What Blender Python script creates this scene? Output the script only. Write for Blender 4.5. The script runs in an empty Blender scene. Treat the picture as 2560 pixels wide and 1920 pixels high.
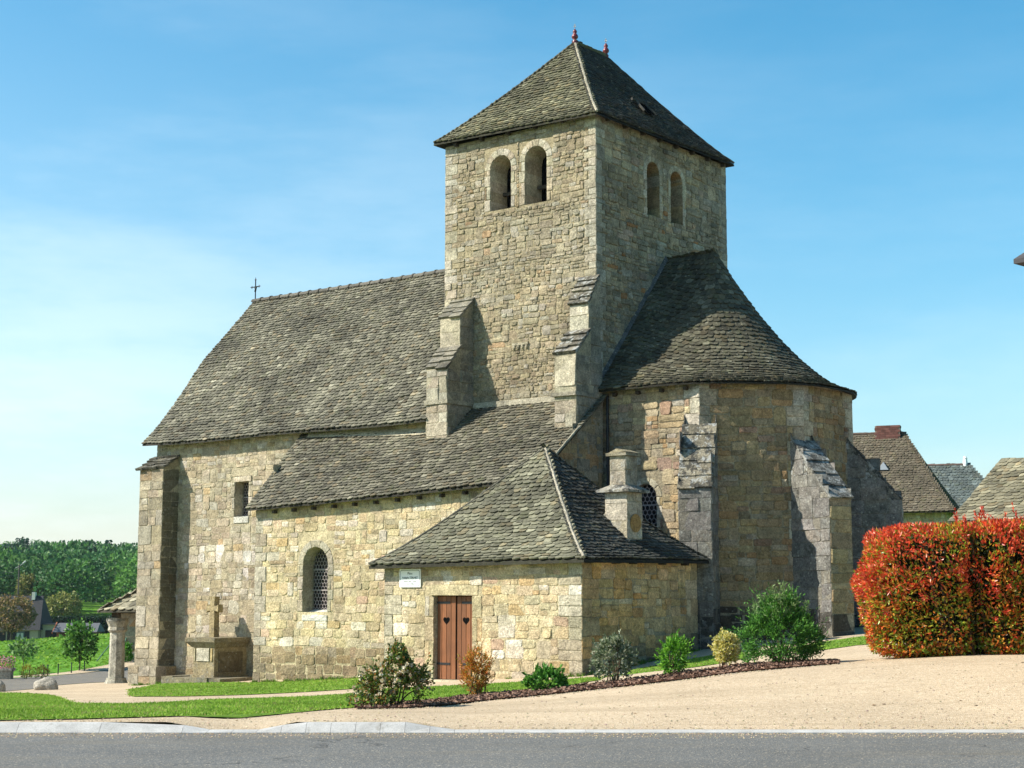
import bpy, math, random
import numpy as np
from mathutils import Vector, Matrix, noise
from mathutils.geometry import delaunay_2d_cdt
C = bpy.context.scene.collection
R = math.radians
scn = bpy.context.scene
# ------------------------------------------------------------------ camera, sky, sun, exposure
TH = 38.333                                   # the church stands turned by this angle to the view
cd = bpy.data.cameras.new('camera'); cam = bpy.data.objects.new('camera', cd); C.objects.link(cam)
cam.location = (0, 0, 2.1); cam.rotation_euler = (R(90 + 7.4556), 0, 0)
cd.sensor_fit = 'HORIZONTAL'; cd.sensor_width = 36; cd.lens = 36 * 4050 / 2560
cd.clip_start = 0.1; cd.clip_end = 9000
scn.camera = cam
SUN_EL, SUN_W = 41.5, 43.5                    # elevation; degrees west of the church's south
th = R(TH)
e2 = np.array([math.cos(th), -math.sin(th)]); n2 = np.array([math.sin(th), math.cos(th)])
sh = -n2 * math.cos(R(SUN_W)) - e2 * math.sin(R(SUN_W))
sdir = Vector((sh[0] * math.cos(R(SUN_EL)), sh[1] * math.cos(R(SUN_EL)), math.sin(R(SUN_EL))))
w = bpy.data.worlds.new('World'); scn.world = w; w.use_nodes = True
nt = w.node_tree; bg = nt.nodes['Background']
sky = nt.nodes.new('ShaderNodeTexSky'); sky.sky_type = 'NISHITA'; sky.sun_disc = False
sky.sun_elevation = R(SUN_EL); sky.sun_rotation = math.atan2(sdir.x, sdir.y)
sky.altitude = 200; sky.air_density = 1.1; sky.dust_density = 1.2; sky.ozone_density = 3.0
hs = nt.nodes.new('ShaderNodeHueSaturation'); hs.inputs['Saturation'].default_value = 1.40; hs.inputs['Hue'].default_value = 0.480
nt.links.new(sky.outputs[0], hs.inputs['Color'])
# thin cirrus veil, thickest low in the west
wn = lambda t: nt.nodes.new('ShaderNode' + t)
tcw = wn('TexCoord'); sx = wn('SeparateXYZ'); nt.links.new(tcw.outputs['Generated'], sx.inputs[0])
mpw = wn('Mapping'); mpw.inputs['Scale'].default_value = (2.2, 2.2, 9.0); mpw.inputs['Rotation'].default_value = (0.05, 0.12, 0); nt.links.new(tcw.outputs['Generated'], mpw.inputs[0])
nz = wn('TexNoise'); nz.inputs['Scale'].default_value = 1.6; nz.inputs['Detail'].default_value = 7; nz.inputs['Roughness'].default_value = .6; nt.links.new(mpw.outputs[0], nz.inputs['Vector'])
def wmap(src, a, b, c, d):
    q = wn('MapRange'); q.interpolation_type = 'SMOOTHSTEP'
    for i, v in enumerate((a, b, c, d)): q.inputs[1 + i].default_value = v
    nt.links.new(src, q.inputs[0]); return q.outputs[0]
def wmul(a, b, op='MULTIPLY'):
    q = wn('Math'); q.operation = op
    for v, i in ((a, 0), (b, 1)):
        if hasattr(v, 'is_linked'): nt.links.new(v, q.inputs[i])
        else: q.inputs[i].default_value = v
    return q.outputs[0]
low = wmap(sx.outputs['Z'], 0.0, 0.48, 1.0, 0.06); west = wmap(sx.outputs['X'], -0.45, 0.30, 1.0, 0.30); cl = wmap(nz.outputs['Fac'], 0.36, 0.70, 0.40, 1.0)
fac = wmul(wmul(wmul(low, west), cl), 0.64)
mw = wn('Mix'); mw.data_type = 'RGBA'; nt.links.new(fac, mw.inputs[0]); nt.links.new(hs.outputs[0], mw.inputs[6]); mw.inputs[7].default_value = (6.6, 7.2, 7.3, 1)
nt.links.new(mw.outputs[2], bg.inputs['Color'])
bg.inputs['Strength'].default_value = 0.098
sl = bpy.data.lights.new('sun', 'SUN'); sl.energy = 4.7; sl.angle = R(0.53); sl.color = (1, 0.93, 0.80)
so = bpy.data.objects.new('sun', sl); C.objects.link(so); so.location = (-30, -10, 40)
so.rotation_euler = sdir.to_track_quat('Z', 'Y').to_euler()
scn.view_settings.view_transform = 'Standard'; scn.view_settings.look = 'None'
scn.view_settings.exposure = 0.95; scn.view_settings.gamma = 1.0
scn.cycles.max_bounces = 6; scn.cycles.use_denoising = True

# ------------------------------------------------------------------ materials
def rgba(c): return (c[0], c[1], c[2], 1)
class Mat:
    def __init__(s, name, rough=0.9, spec=0.3):
        s.m = bpy.data.materials.new(name); s.m.use_nodes = True; s.t = s.m.node_tree
        s.b = s.t.nodes['Principled BSDF']; s.b.inputs['Roughness'].default_value = rough
        s.b.inputs['Specular IOR Level'].default_value = spec
        s.tc = s.t.nodes.new('ShaderNodeTexCoord')
    def n(s, typ, **kw):
        x = s.t.nodes.new('ShaderNode' + typ)
        for k, v in kw.items():
            if k[0] == '_': setattr(x, k[1:], v)
            else: x.inputs[k.replace('0_', '').replace('_', ' ')].default_value = v
        return x
    def l(s, a, b): s.t.links.new(a, b)
    def noise(s, scale, detail=4, rough=0.6, vec=None):
        x = s.n('TexNoise', Scale=scale, Detail=detail, Roughness=rough)
        s.l(vec or s.tc.outputs['Object'], x.inputs['Vector']); return x.outputs['Fac']
    def ramp(s, fac, stops):
        r = s.t.nodes.new('ShaderNodeValToRGB'); el = r.color_ramp.elements
        while len(el) < len(stops): el.new(0.5)
        for q, (p, c) in zip(el, stops):
            q.position = p; q.color = rgba(c) if not isinstance(c, (int, float)) else (c, c, c, 1)
        s.l(fac, r.inputs[0]); return r.outputs[0]
    def mix(s, f, a, b, mode='MIX'):
        x = s.t.nodes.new('ShaderNodeMix'); x.data_type = 'RGBA'; x.blend_type = mode
        for v, i in ((f, 0), (a, 6), (b, 7)):
            if hasattr(v, 'is_linked'): s.l(v, x.inputs[i])
            else: x.inputs[i].default_value = v if i == 0 else rgba(v)
        return x.outputs[2]
    def math(s, op, a, b=0.0):
        x = s.t.nodes.new('ShaderNodeMath'); x.operation = op
        for v, i in ((a, 0), (b, 1)):
            if hasattr(v, 'is_linked'): s.l(v, x.inputs[i])
            else: x.inputs[i].default_value = v
        return x.outputs[0]
    def attr(s, name='col'):
        a = s.t.nodes.new('ShaderNodeAttribute'); a.attribute_name = name; return a
    def base(s, c):
        if hasattr(c, 'is_linked'): s.l(c, s.b.inputs['Base Color'])
        else: s.b.inputs['Base Color'].default_value = rgba(c)
        return s
    def bump(s, h, strength=0.5, dist=0.02, prev=None):
        x = s.t.nodes.new('ShaderNodeBump'); x.inputs['Strength'].default_value = strength; x.inputs['Distance'].default_value = dist
        s.l(h, x.inputs['Height']); s.l(x.outputs[0], s.b.inputs['Normal']); return s
M = {}
def make_mats():
    m = Mat('rubble_masonry', 0.95, 0.12); a = m.attr()
    n1 = m.noise(0.9, 6); n2_ = m.noise(5, 8, 0.75); n3 = m.noise(45, 3)
    f = m.ramp(n1, [(0.3, 0.72), (0.7, 1.22)]); g = m.ramp(n2_, [(0.30, 0.58), (0.70, 1.36)]); h = m.ramp(n3, [(0.3, 0.70), (0.7, 1.28)])
    c = m.mix(1.0, a.outputs['Color'], f, 'MULTIPLY'); c = m.mix(1.0, c, g, 'MULTIPLY'); c = m.mix(1.0, c, h, 'MULTIPLY'); c = m.mix(1.0, c, m.ramp(m.noise(19, 4, 0.7), [(0.32, 0.66), (0.68, 1.32)]), 'MULTIPLY')
    v = m.n('TexVoronoi', Scale=7.0); m.l(m.tc.outputs['Object'], v.inputs['Vector'])
    spot = m.ramp(m.math('ADD', v.outputs['Distance'], m.math('MULTIPLY', m.noise(5, 4), 0.6)), [(0.40, 1.0), (0.50, 0.0)])
    spot = m.math('MULTIPLY', spot, a.outputs['Alpha'])
    c = m.mix(spot, c, (0.42, 0.42, 0.37))
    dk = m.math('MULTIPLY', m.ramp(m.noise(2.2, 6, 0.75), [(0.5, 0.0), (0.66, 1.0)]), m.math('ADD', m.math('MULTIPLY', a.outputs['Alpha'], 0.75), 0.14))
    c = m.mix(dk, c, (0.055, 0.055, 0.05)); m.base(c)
    mp = m.n('Mapping'); m.l(m.tc.outputs['Object'], mp.inputs[0]); mp.inputs['Scale'].default_value = (2.6, 2.6, .22)
    stk = m.math('MULTIPLY', m.ramp(m.noise(1.0, 6, 0.65, mp.outputs[0]), [(0.54, 0.0), (0.74, 1.0)]), m.ramp(m.noise(.35, 3), [(0.40, 0.02), (0.65, 0.42)]))
    c = m.mix(stk, c, (0.085, 0.082, 0.068))
    a3 = m.math('POWER', a.outputs['Alpha'], 3.0)
    c = m.mix(m.math('MULTIPLY', m.ramp(m.noise(4.5, 7, 0.7), [(0.53, 0.0), (0.58, 1.0)]), a3), c, (0.34, 0.35, 0.335))
    c = m.mix(m.math('MULTIPLY', m.ramp(m.noise(3.1, 7, 0.75), [(0.50, 0.0), (0.56, .85)]), a3), c, (0.04, 0.04, 0.037)); m.base(c)
    hh = m.math('ADD', m.noise(14, 6, 0.7), m.math('MULTIPLY', m.noise(60, 3), 0.4)); m.bump(hh, 1.0, 0.045)
    M['stone'] = m.m
    m = Mat('stone_slate', 0.85, 0.25); a = m.attr()
    g = m.ramp(m.noise(12, 6, 0.7), [(0.28, 0.55), (0.72, 1.45)])
    c = m.mix(1.0, a.outputs['Color'], g, 'MULTIPLY')
    li = m.math('MULTIPLY', m.ramp(m.noise(6, 6, 0.8), [(0.58, 0.0), (0.66, 1.0)]), a.outputs['Alpha'])
    c = m.mix(li, c, (0.30, 0.29, 0.22))
    c = m.mix(m.ramp(m.noise(3.3, 5, 0.7), [(0.54, 0.0), (0.70, 0.42)]), c, (0.085, 0.10, 0.035)); c = m.mix(1.0, c, m.ramp(m.noise(.55, 5, .6), [(0.32, 0.72), (0.68, 1.2)]), 'MULTIPLY'); m.base(c)
    m.bump(m.noise(22, 6, 0.7), 0.7, 0.015); M['slate'] = m.m
    for key, name, rough, spec, trans in (('leaf', 'foliage', 0.55, 0.3, 0.35), ('gloss', 'glossy_foliage', 0.30, 0.5, 0.38), ('grass', 'grass_blades', 0.6, 0.2, 0.4)):
        m = Mat(name, rough, spec); a = m.attr(); m.base(a.outputs['Color'])
        t = m.n('BsdfTranslucent'); m.l(a.outputs['Color'], t.inputs['Color'])
        x = m.n('MixShader'); x.inputs[0].default_value = trans
        m.l(m.b.outputs[0], x.inputs[1]); m.l(t.outputs[0], x.inputs[2])
        m.l(x.outputs[0], m.t.nodes['Material Output'].inputs[0]); M[key] = m.m
    m = Mat('painted_attribute', 0.8, 0.25); a = m.attr()
    g = m.ramp(m.noise(7, 5), [(0.3, 0.8), (0.7, 1.15)]); m.base(m.mix(1.0, a.outputs['Color'], g, 'MULTIPLY'))
    m.bump(m.noise(30, 5), 0.3, 0.01); M['any'] = m.m
    m = Mat('gravel', 0.95, 0.15)
    v = m.n('TexVoronoi', Scale=55.0); m.l(m.tc.outputs['Object'], v.inputs['Vector'])
    sp = m.n('SeparateColor'); m.l(v.outputs['Color'], sp.inputs[0])
    c = m.ramp(sp.outputs[0], [(0.0, (0.28, 0.22, 0.145)), (0.3, (0.38, 0.305, 0.21)), (0.75, (0.44, 0.36, 0.25)), (1.0, (0.54, 0.47, 0.36))])
    c = m.mix(1.0, c, m.ramp(m.noise(0.35, 5), [(0.3, 0.94), (0.7, 1.14)]), 'MULTIPLY'); c = m.mix(1.0, c, (1.06, 1.03, 1.02), 'MULTIPLY')
    c = m.mix(1.0, c, m.ramp(m.noise(6, 6, 0.75), [(0.25, 0.85), (0.75, 1.12)]), 'MULTIPLY')
    mp = m.n('Mapping'); m.l(m.tc.outputs['Object'], mp.inputs[0]); mp.inputs['Scale'].default_value = (.12, .9, 1); mp.inputs['Rotation'].default_value = (0, 0, .12)
    c = m.mix(m.ramp(m.noise(1.2, 6, .65, mp.outputs[0]), [(0.48, 0.0), (0.70, 0.55)]), c, (0.27, 0.21, 0.135))
    c = m.mix(m.ramp(m.noise(.9, 7, .7), [(0.56, 0.0), (0.70, 0.5)]), c, (0.50, 0.43, 0.31))
    c = m.mix(m.ramp(m.noise(11, 3, .5), [(0.70, 0.0), (0.74, 0.7)]), c, (0.12, 0.09, 0.055))
    m.base(c); m.bump(m.math('ADD', v.outputs['Distance'], m.noise(20, 4)), 0.7, 0.012); M['gravel'] = m.m
    m = Mat('asphalt', 0.85, 0.3)
    v = m.n('TexVoronoi', Scale=60.0); m.l(m.tc.outputs['Object'], v.inputs['Vector'])
    sp = m.n('SeparateColor'); m.l(v.outputs['Color'], sp.inputs[0])
    c = m.ramp(sp.outputs[1], [(0.0, (0.085, 0.086, 0.083)), (0.72, (0.128, 0.129, 0.124)), (0.88, (0.12, 0.12, 0.115)), (0.97, (0.26, 0.23, 0.18)), (1.0, (0.36, 0.32, 0.26))])
    mp = m.n('Mapping'); m.l(m.tc.outputs['Object'], mp.inputs[0]); mp.inputs['Scale'].default_value = (0.18, 1.1, 1)
    st = m.noise(1.4, 6, 0.7, mp.outputs[0]); c = m.mix(m.ramp(st, [(0.50, 0.0), (0.72, 0.55)]), c, (0.15, 0.13, 0.095))
    c = m.mix(1.0, c, m.ramp(m.noise(0.6, 5), [(0.3, 0.85), (0.7, 1.12)]), 'MULTIPLY')
    sy = m.n('SeparateXYZ'); m.l(m.tc.outputs['Object'], sy.inputs[0])
    gut = m.math('MULTIPLY', m.ramp(m.math('MULTIPLY', m.math('ADD', sy.outputs['Y'], -19.2), 1.2), [(0.0, 0.0), (0.9, 1.0)]), m.ramp(m.noise(5, 6, .75), [(0.40, 0.0), (0.62, .8)]))
    c = m.mix(gut, c, (0.20, 0.165, 0.115))
    v2 = m.n('TexVoronoi', Scale=.42); v2.feature = 'DISTANCE_TO_EDGE'; nv = m.n('TexNoise', Scale=3.0, Detail=5.0); m.l(m.tc.outputs['Object'], nv.inputs['Vector'])
    mv = m.n('VectorMath'); mv.operation = 'ADD'; m.l(m.tc.outputs['Object'], mv.inputs[0]); m.l(nv.outputs['Color'], mv.inputs[1]); m.l(mv.outputs[0], v2.inputs['Vector'])
    c = m.mix(m.math('MULTIPLY', m.ramp(v2.outputs['Distance'], [(0.004, 1.0), (0.012, 0.0)]), m.ramp(m.noise(.5, 2), [(0.5, 0.0), (0.6, .7)])), c, (0.025, 0.025, 0.026))
    m.base(c); m.bump(m.math('ADD', v.outputs['Distance'], m.noise(30, 3)), 0.6, 0.01); M['asphalt'] = m.m
    m = Mat('lawn_soil', 0.95, 0.1)
    c = m.ramp(m.noise(2.5, 6, 0.7), [(0.3, (0.075, 0.15, 0.017)), (0.55, (0.13, 0.23, 0.03)), (0.75, (0.24, 0.27, 0.07))])
    m.base(c); m.bump(m.noise(40, 4), 0.8, 0.03); M['lawn'] = m.m
    m = Mat('meadow', 0.95, 0.1)
    c = m.ramp(m.noise(0.22, 10, 0.72), [(0.3, (0.06, 0.16, 0.016)), (0.52, (0.10, 0.24, 0.022)), (0.75, (0.16, 0.28, 0.04))])
    c = m.mix(1.0, c, m.ramp(m.noise(1.6, 8, .75), [(0.3, 0.55), (0.7, 1.35)]), 'MULTIPLY'); c = m.mix(1.0, c, m.ramp(m.noise(.05, 5, .6), [(0.35, 0.6), (0.65, 1.15)]), 'MULTIPLY'); m.base(c); m.bump(m.noise(3, 6), 0.8, 0.15); M['meadow'] = m.m
    m = Mat('mulch', 0.95, 0.1)
    c = m.ramp(m.noise(30, 5, 0.7), [(0.3, (0.045, 0.022, 0.014)), (0.7, (0.13, 0.065, 0.04))])
    m.base(c); m.bump(m.noise(35, 4), 1.0, 0.03); M['mulch'] = m.m
    m = Mat('granite_kerb', 0.85, 0.3)
    c = m.ramp(m.noise(70, 4, 0.8), [(0.3, (0.30, 0.295, 0.28)), (0.6, (0.46, 0.455, 0.44))])
    c = m.mix(1.0, c, m.ramp(m.noise(2.5, 5), [(0.3, 0.72), (0.7, 1.1)]), 'MULTIPLY'); c = m.mix(m.ramp(m.noise(6, 7, .75), [(0.55, 0.0), (0.68, 0.5)]), c, (.17, .155, .125))
    m.base(c); m.bump(m.noise(30, 4), 0.4, 0.01); M['granite'] = m.m
    m = Mat('interior_dark', 1.0, 0.0); m.base((0.006, 0.006, 0.006)); M['dark'] = m.m  # near-black colour standing in for shade inside openings
    m = Mat('leaded_glass', 0.25, 0.5); m.base(m.ramp(m.noise(4, 3), [(0.3, (0.008, 0.008, 0.012)), (0.7, (0.03, 0.026, 0.03))])); M['glass'] = m.m
    m = Mat('varnished_wood', 0.55, 0.35); a = m.attr()
    mp = m.n('Mapping'); m.l(m.tc.outputs['Object'], mp.inputs[0]); mp.inputs['Scale'].default_value = (18, 18, 1.2)
    g = m.ramp(m.noise(2.5, 6, 0.7, mp.outputs[0]), [(0.25, 0.62), (0.75, 1.3)])
    g2 = m.ramp(m.noise(1.1, 3), [(0.3, 0.85), (0.7, 1.15)])
    m.base(m.mix(1.0, m.mix(1.0, a.outputs['Color'], g, 'MULTIPLY'), g2, 'MULTIPLY')); m.bump(m.noise(3, 5, 0.6, mp.outputs[0]), 0.3, 0.004); M['wood'] = m.m
    m = Mat('dark_iron', 0.5, 0.5); m.base((0.03, 0.032, 0.036)); m.b.inputs['Metallic'].default_value = 0.6; M['iron'] = m.m
    m = Mat('enamel_sign', 0.3, 0.5); m.base((0.80, 0.82, 0.82)); M['enamel'] = m.m
    m = Mat('sign_paint', 0.5, 0.3); m.base((0.02, 0.055, 0.05)); M['signpaint'] = m.m
    m = Mat('glazed_finial', 0.35, 0.5); m.base(m.ramp(m.noise(9, 3), [(0.3, (0.085, 0.008, 0.014)), (0.7, (0.16, 0.018, 0.024))])); M['glaze'] = m.m
    m = Mat('zinc', 0.45, 0.5); m.base((0.35, 0.37, 0.4)); m.b.inputs['Metallic'].default_value = 0.4; M['zinc'] = m.m
    m = Mat('green_paint', 0.5, 0.4); m.base((0.015, 0.11, 0.06)); M['greenpaint'] = m.m
make_mats()

# ------------------------------------------------------------------ mesh helpers
def link(name, me, mat, parent=None, loc=None):
    o = bpy.data.objects.new(name, me); C.objects.link(o)
    if mat: me.materials.append(mat)
    if parent: o.parent = parent
    if loc is not None: o.location = loc
    return o
def tag(o, label=None, cat=None, group=None, kind=None):
    if label: o['label'] = label
    if cat: o['category'] = cat
    if group: o['group'] = group
    if kind: o['kind'] = kind
    return o
def empty(name, loc, rz=0, label=None, cat=None, group=None):
    o = bpy.data.objects.new(name, None); C.objects.link(o); o.location = loc; o.rotation_euler = (0, 0, rz)
    o.empty_display_size = 0.3
    return tag(o, label, cat, group)
class MB:
    def __init__(s): s.v = []; s.f = []; s.c = []
    def add(s, vs, fs, col=(0.5, 0.5, 0.5, 0)):
        o = len(s.v); s.v.extend([tuple(map(float, q)) for q in vs])
        if len(col) == 3: col = (*col, 0)
        for f in fs: s.f.append([i + o for i in f]); s.c.append(col)
    def box(s, x0, x1, y0, y1, z0, z1, col=(0.5, 0.5, 0.5, 0)):
        vs = [(x, y, z) for z in (z0, z1) for y in (y0, y1) for x in (x0, x1)]
        s.add(vs, [(0, 2, 3, 1), (4, 5, 7, 6), (0, 1, 5, 4), (2, 6, 7, 3), (0, 4, 6, 2), (1, 3, 7, 5)], col)
    def prism(s, poly, d, col=(0.5, 0.5, 0.5, 0)):            # polygon of 3-d points swept by the vector d
        n = len(poly); p = [np.array(q, float) for q in poly]; d = np.array(d, float)
        s.add(p + [q + d for q in p], [list(range(n))[::-1], list(range(n, 2 * n))] + [(i, (i + 1) % n, n + (i + 1) % n, n + i) for i in range(n)], col)
    def tube(s, pts, rad, col=(0.5, 0.5, 0.5, 0), seg=6):
        pts = [Vector(p) for p in pts]; rings = []; vs = []
        if not hasattr(rad, '__len__'): rad = [rad] * len(pts)
        for i, p in enumerate(pts):
            d = (pts[min(i + 1, len(pts) - 1)] - pts[max(i - 1, 0)]).normalized()
            a = d.orthogonal().normalized() if i == 0 else (a - d * a.dot(d)).normalized()
            b = d.cross(a)
            for k in range(seg):
                t = 2 * math.pi * k / seg; vs.append(p + (a * math.cos(t) + b * math.sin(t)) * rad[i])
        fs = [(i * seg + k, i * seg + (k + 1) % seg, (i + 1) * seg + (k + 1) % seg, (i + 1) * seg + k) for i in range(len(pts) - 1) for k in range(seg)]
        fs += [list(range(seg))[::-1], list(range((len(pts) - 1) * seg, len(pts) * seg))]
        s.add(vs, fs, col)
    def lathe(s, prof, c, col=(0.5, 0.5, 0.5, 0), seg=12):
        vs = [(c[0] + r * math.cos(2 * math.pi * k / seg), c[1] + r * math.sin(2 * math.pi * k / seg), c[2] + z) for r, z in prof for k in range(seg)]
        fs = [(i * seg + k, i * seg + (k + 1) % seg, (i + 1) * seg + (k + 1) % seg, (i + 1) * seg + k) for i in range(len(prof) - 1) for k in range(seg)]
        fs += [list(range(seg))[::-1], list(range((len(prof) - 1) * seg, len(prof) * seg))]
        s.add(vs, fs, col)
    def build(s, name, mat, parent=None, loc=None, smooth=False):
        me = bpy.data.meshes.new(name); me.from_pydata(s.v, [], s.f)
        at = me.attributes.new('col', 'FLOAT_COLOR', 'FACE')
        at.data.foreach_set('color', np.array(s.c, dtype=np.float32).ravel())
        if smooth: me.polygons.foreach_set('use_smooth', [True] * len(me.polygons))
        me.update(); return link(name, me, mat, parent, loc)
def mesh_np(name, V, F, col, mat, parent=None, loc=None):
    me = bpy.data.meshes.new(name); V = np.asarray(V, np.float32); F = np.asarray(F, np.int32); k = F.shape[1]
    me.vertices.add(len(V)); me.vertices.foreach_set('co', V.ravel())
    me.loops.add(F.size); me.loops.foreach_set('vertex_index', F.ravel())
    me.polygons.add(len(F)); me.polygons.foreach_set('loop_start', np.arange(len(F), dtype=np.int32) * k)
    me.update(calc_edges=True)
    at = me.attributes.new('col', 'FLOAT_COLOR', 'FACE'); c = np.ones((len(F), 4), np.float32); c[:, :3] = col
    at.data.foreach_set('color', c.ravel()); me.validate(); return link(name, me, mat, parent, loc)

# ------------------------------------------------------------------ terrain
CTL = np.array([(1.7,39.7,.18),(-1.44,42.18,-.04),(-3.4,43.73,-.2),(5.05,43.94,.68),(-3.81,47.88,-.25),(-8.09,51.26,-.58),(-11.22,56.42,-.78),(-12.36,56.42,-.92),(-14.47,59.88,-1.05),(8.18,45.16,1.03),(8.78,44.3,1.05),(-2.13,54.2,-.3),(10.48,48.06,1.25),(-6.87,64.33,-1.1),(17.57,50.1,1.4),(8.16,57.54,.7),(-60,20.3,.58),(-30,20.3,.58),(-15,20.3,.58),(-8,20.3,.58),(-4,20.3,.58),(-1.5,20.3,.56),(0,20.3,.52),(2,20.3,.49),(5,20.3,.49),(9,20.3,.5),(15,20.3,.55),(30,20.3,.7),(60,20.3,.9),(-10,30,.15),(-14.4,46,-.62),(-21.3,68,-1.3),(-30,57,-1.15),(-18,60,-1.15),(-25,76,-1.4),(-10,72,-1.2),(8,30,1.0),(10,30,1.03),(6.3,31,.86),(3.2,31,.74),(12,24,.78),(18,40,1.4),(30,60,1.8),(20,70,1.7),(60,60,2.5),(-60,60,-1.2),(-60,35,-.2),(0,80,-.2),(-1.7,25,.42),(-.7,30,.26),(-6,30,.22),(2,36,.3)])
def _phi(r2): return np.where(r2 > 0, .5 * r2 * np.log(np.maximum(r2, 1e-9)), 0)
_X = CTL[:, :2] / 20; _N = len(CTL)
_P = np.c_[np.ones(_N), _X]
_CO = np.linalg.solve(np.block([[_phi(((_X[:, None] - _X[None]) ** 2).sum(-1)) + .001 * np.eye(_N), _P], [_P.T, np.zeros((3, 3))]]), np.r_[CTL[:, 2], 0, 0, 0])
def sstep(a, b, x): t = np.clip((x - a) / (b - a), 0, 1); return t * t * (3 - 2 * t)
def near_z(x, y):
    x = np.asarray(x, float); y = np.asarray(y, float); q = np.stack([x, y], -1) / 20
    z = _phi(((q[..., None, :] - _X) ** 2).sum(-1)) @ _CO[:_N] + _CO[-3] + q @ _CO[-2:]
    if z.size < 60000:
        e = .45 + .029 + .09 * np.maximum(np.clip((-3.72 - x) / .5, 0, 1), np.clip((x + 3.05) / .4, 0, 1) * np.clip((-.75 - x) / .55, 0, 1))
        q0 = np.stack([x, np.full_like(x, 20.24)], -1) / 20; z0 = _phi(((q0[..., None, :] - _X) ** 2).sum(-1)) @ _CO[:_N] + _CO[-3] + q0 @ _CO[-2:]
        z = z + (e - z0) * np.exp(-np.maximum(y - 20.24, 0) / 2.2)
    return z
def far_z(x, y):
    m = np.interp(y, [60, 76, 110, 150, 200, 230, 262, 300, 360, 600, 900, 1100], [-1.2, -1.4, -2.2, -3.2, -4.2, -4.9, -5, -3.5, -.5, 5.5, 11.5, 12])
    side = sstep(-60, 10, x)
    hill = np.where(y > 360, (m + (0.03 * (-x - 250) + 4 * np.sin(x * .045 + 1) + 2 * np.sin(x * .11 + y * .02)) * np.clip((y - 360) / 500, 0, 1)), m)
    return hill * (1 - side) + side * (1.5 + 0 * y)
def gz(x, y):
    x = np.asarray(x, float); y = np.asarray(y, float)
    k = np.maximum(sstep(72, 95, y), sstep(40, 58, np.abs(x)))
    n = near_z(np.clip(x, -60, 60), np.clip(y, 20.2, 95))
    return n * (1 - k) + np.where(y < 60, n, far_z(x, y)) * k
def gz1(x, y): return float(gz(x, y))
def sheet(name, poly, step, mat, off, kind='structure', zf=gz):
    poly = [Vector(p) for p in poly]; b = []
    for i, p in enumerate(poly):
        q = poly[(i + 1) % len(poly)]; k = max(1, int((q - p).length / step))
        b += [p.lerp(q, j / k) for j in range(k)]
    nb = len(b); xs = [p.x for p in b]; ys = [p.y for p in b]
    X, Y = np.meshgrid(np.arange(min(xs) + step / 2, max(xs), step), np.arange(min(ys) + step / 2, max(ys), step))
    G = np.c_[X.ravel(), Y.ravel()]; B = np.array([(p.x, p.y) for p in b]); G = G[inside(G, B)]
    G = G[np.array([((B - g) ** 2).sum(1).min() > (step * .35) ** 2 for g in G])] if len(G) else G
    pts = [Vector(p) for p in B] + [Vector(p) for p in G]
    r = delaunay_2d_cdt(pts, [(i, (i + 1) % nb) for i in range(nb)], [], 0, 1e-5)
    V = np.array([(p.x, p.y) for p in r[0]]); F = [f for f in r[2]]
    ce = np.array([V[f].mean(0) for f in F]); ok = inside(ce, B)
    z = zf(V[:, 0], V[:, 1]) + off
    me = bpy.data.meshes.new(name); me.from_pydata(np.c_[V, z].tolist(), [], [f for f, k in zip(F, ok) if k]); me.update()
    me.polygons.foreach_set('use_smooth', [True] * len(me.polygons))
    return tag(link(name, me, mat), kind=kind)
def inside(P, B):
    P = np.atleast_2d(P); r = np.zeros(len(P), bool); j = len(B) - 1
    for i in range(len(B)):
        (xi, yi), (xj, yj) = B[i], B[j]
        if yi != yj: r ^= ((yi > P[:, 1]) != (yj > P[:, 1])) & (P[:, 0] < (xj - xi) * (P[:, 1] - yi) / (yj - yi) + xi)
        j = i
    return r
def grid_sheet(name, xs, ys, zf, mat):
    X, Y = np.meshgrid(xs, ys); Z = zf(X, Y); nx, ny = len(xs), len(ys)
    i = np.arange((ny - 1) * nx).reshape(ny - 1, nx)[:, :-1].ravel()
    o = mesh_np(name, np.c_[X.ravel(), Y.ravel(), Z.ravel()], np.c_[i, i + 1, i + nx + 1, i + nx], (0.1, 0.2, 0.03), mat)
    o.data.polygons.foreach_set('use_smooth', [True] * len(o.data.polygons)); return tag(o, kind='structure')
def base_z(X, Y):
    z = gz(X, Y) - 0.07
    z = np.where(Y < 20.4, 0.36, z)
    z = np.where((Y > 1050), z - (Y - 1050) * 0.12, z)
    return z
xs = np.unique(np.concatenate([np.linspace(-4000, -400, 10), np.arange(-400, -60, 10.), np.arange(-60, 60, 1.5), np.arange(60, 400, 20.), np.linspace(400, 4000, 10)]))
ys = np.unique(np.concatenate([np.linspace(-1500, -20, 6), [20.2, 20.45], np.arange(22, 100, 1.5), np.arange(100, 1100, 10.), np.linspace(1100, 5000, 8)]))
grid_sheet('ground', xs, ys, base_z, M['meadow'])
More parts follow.
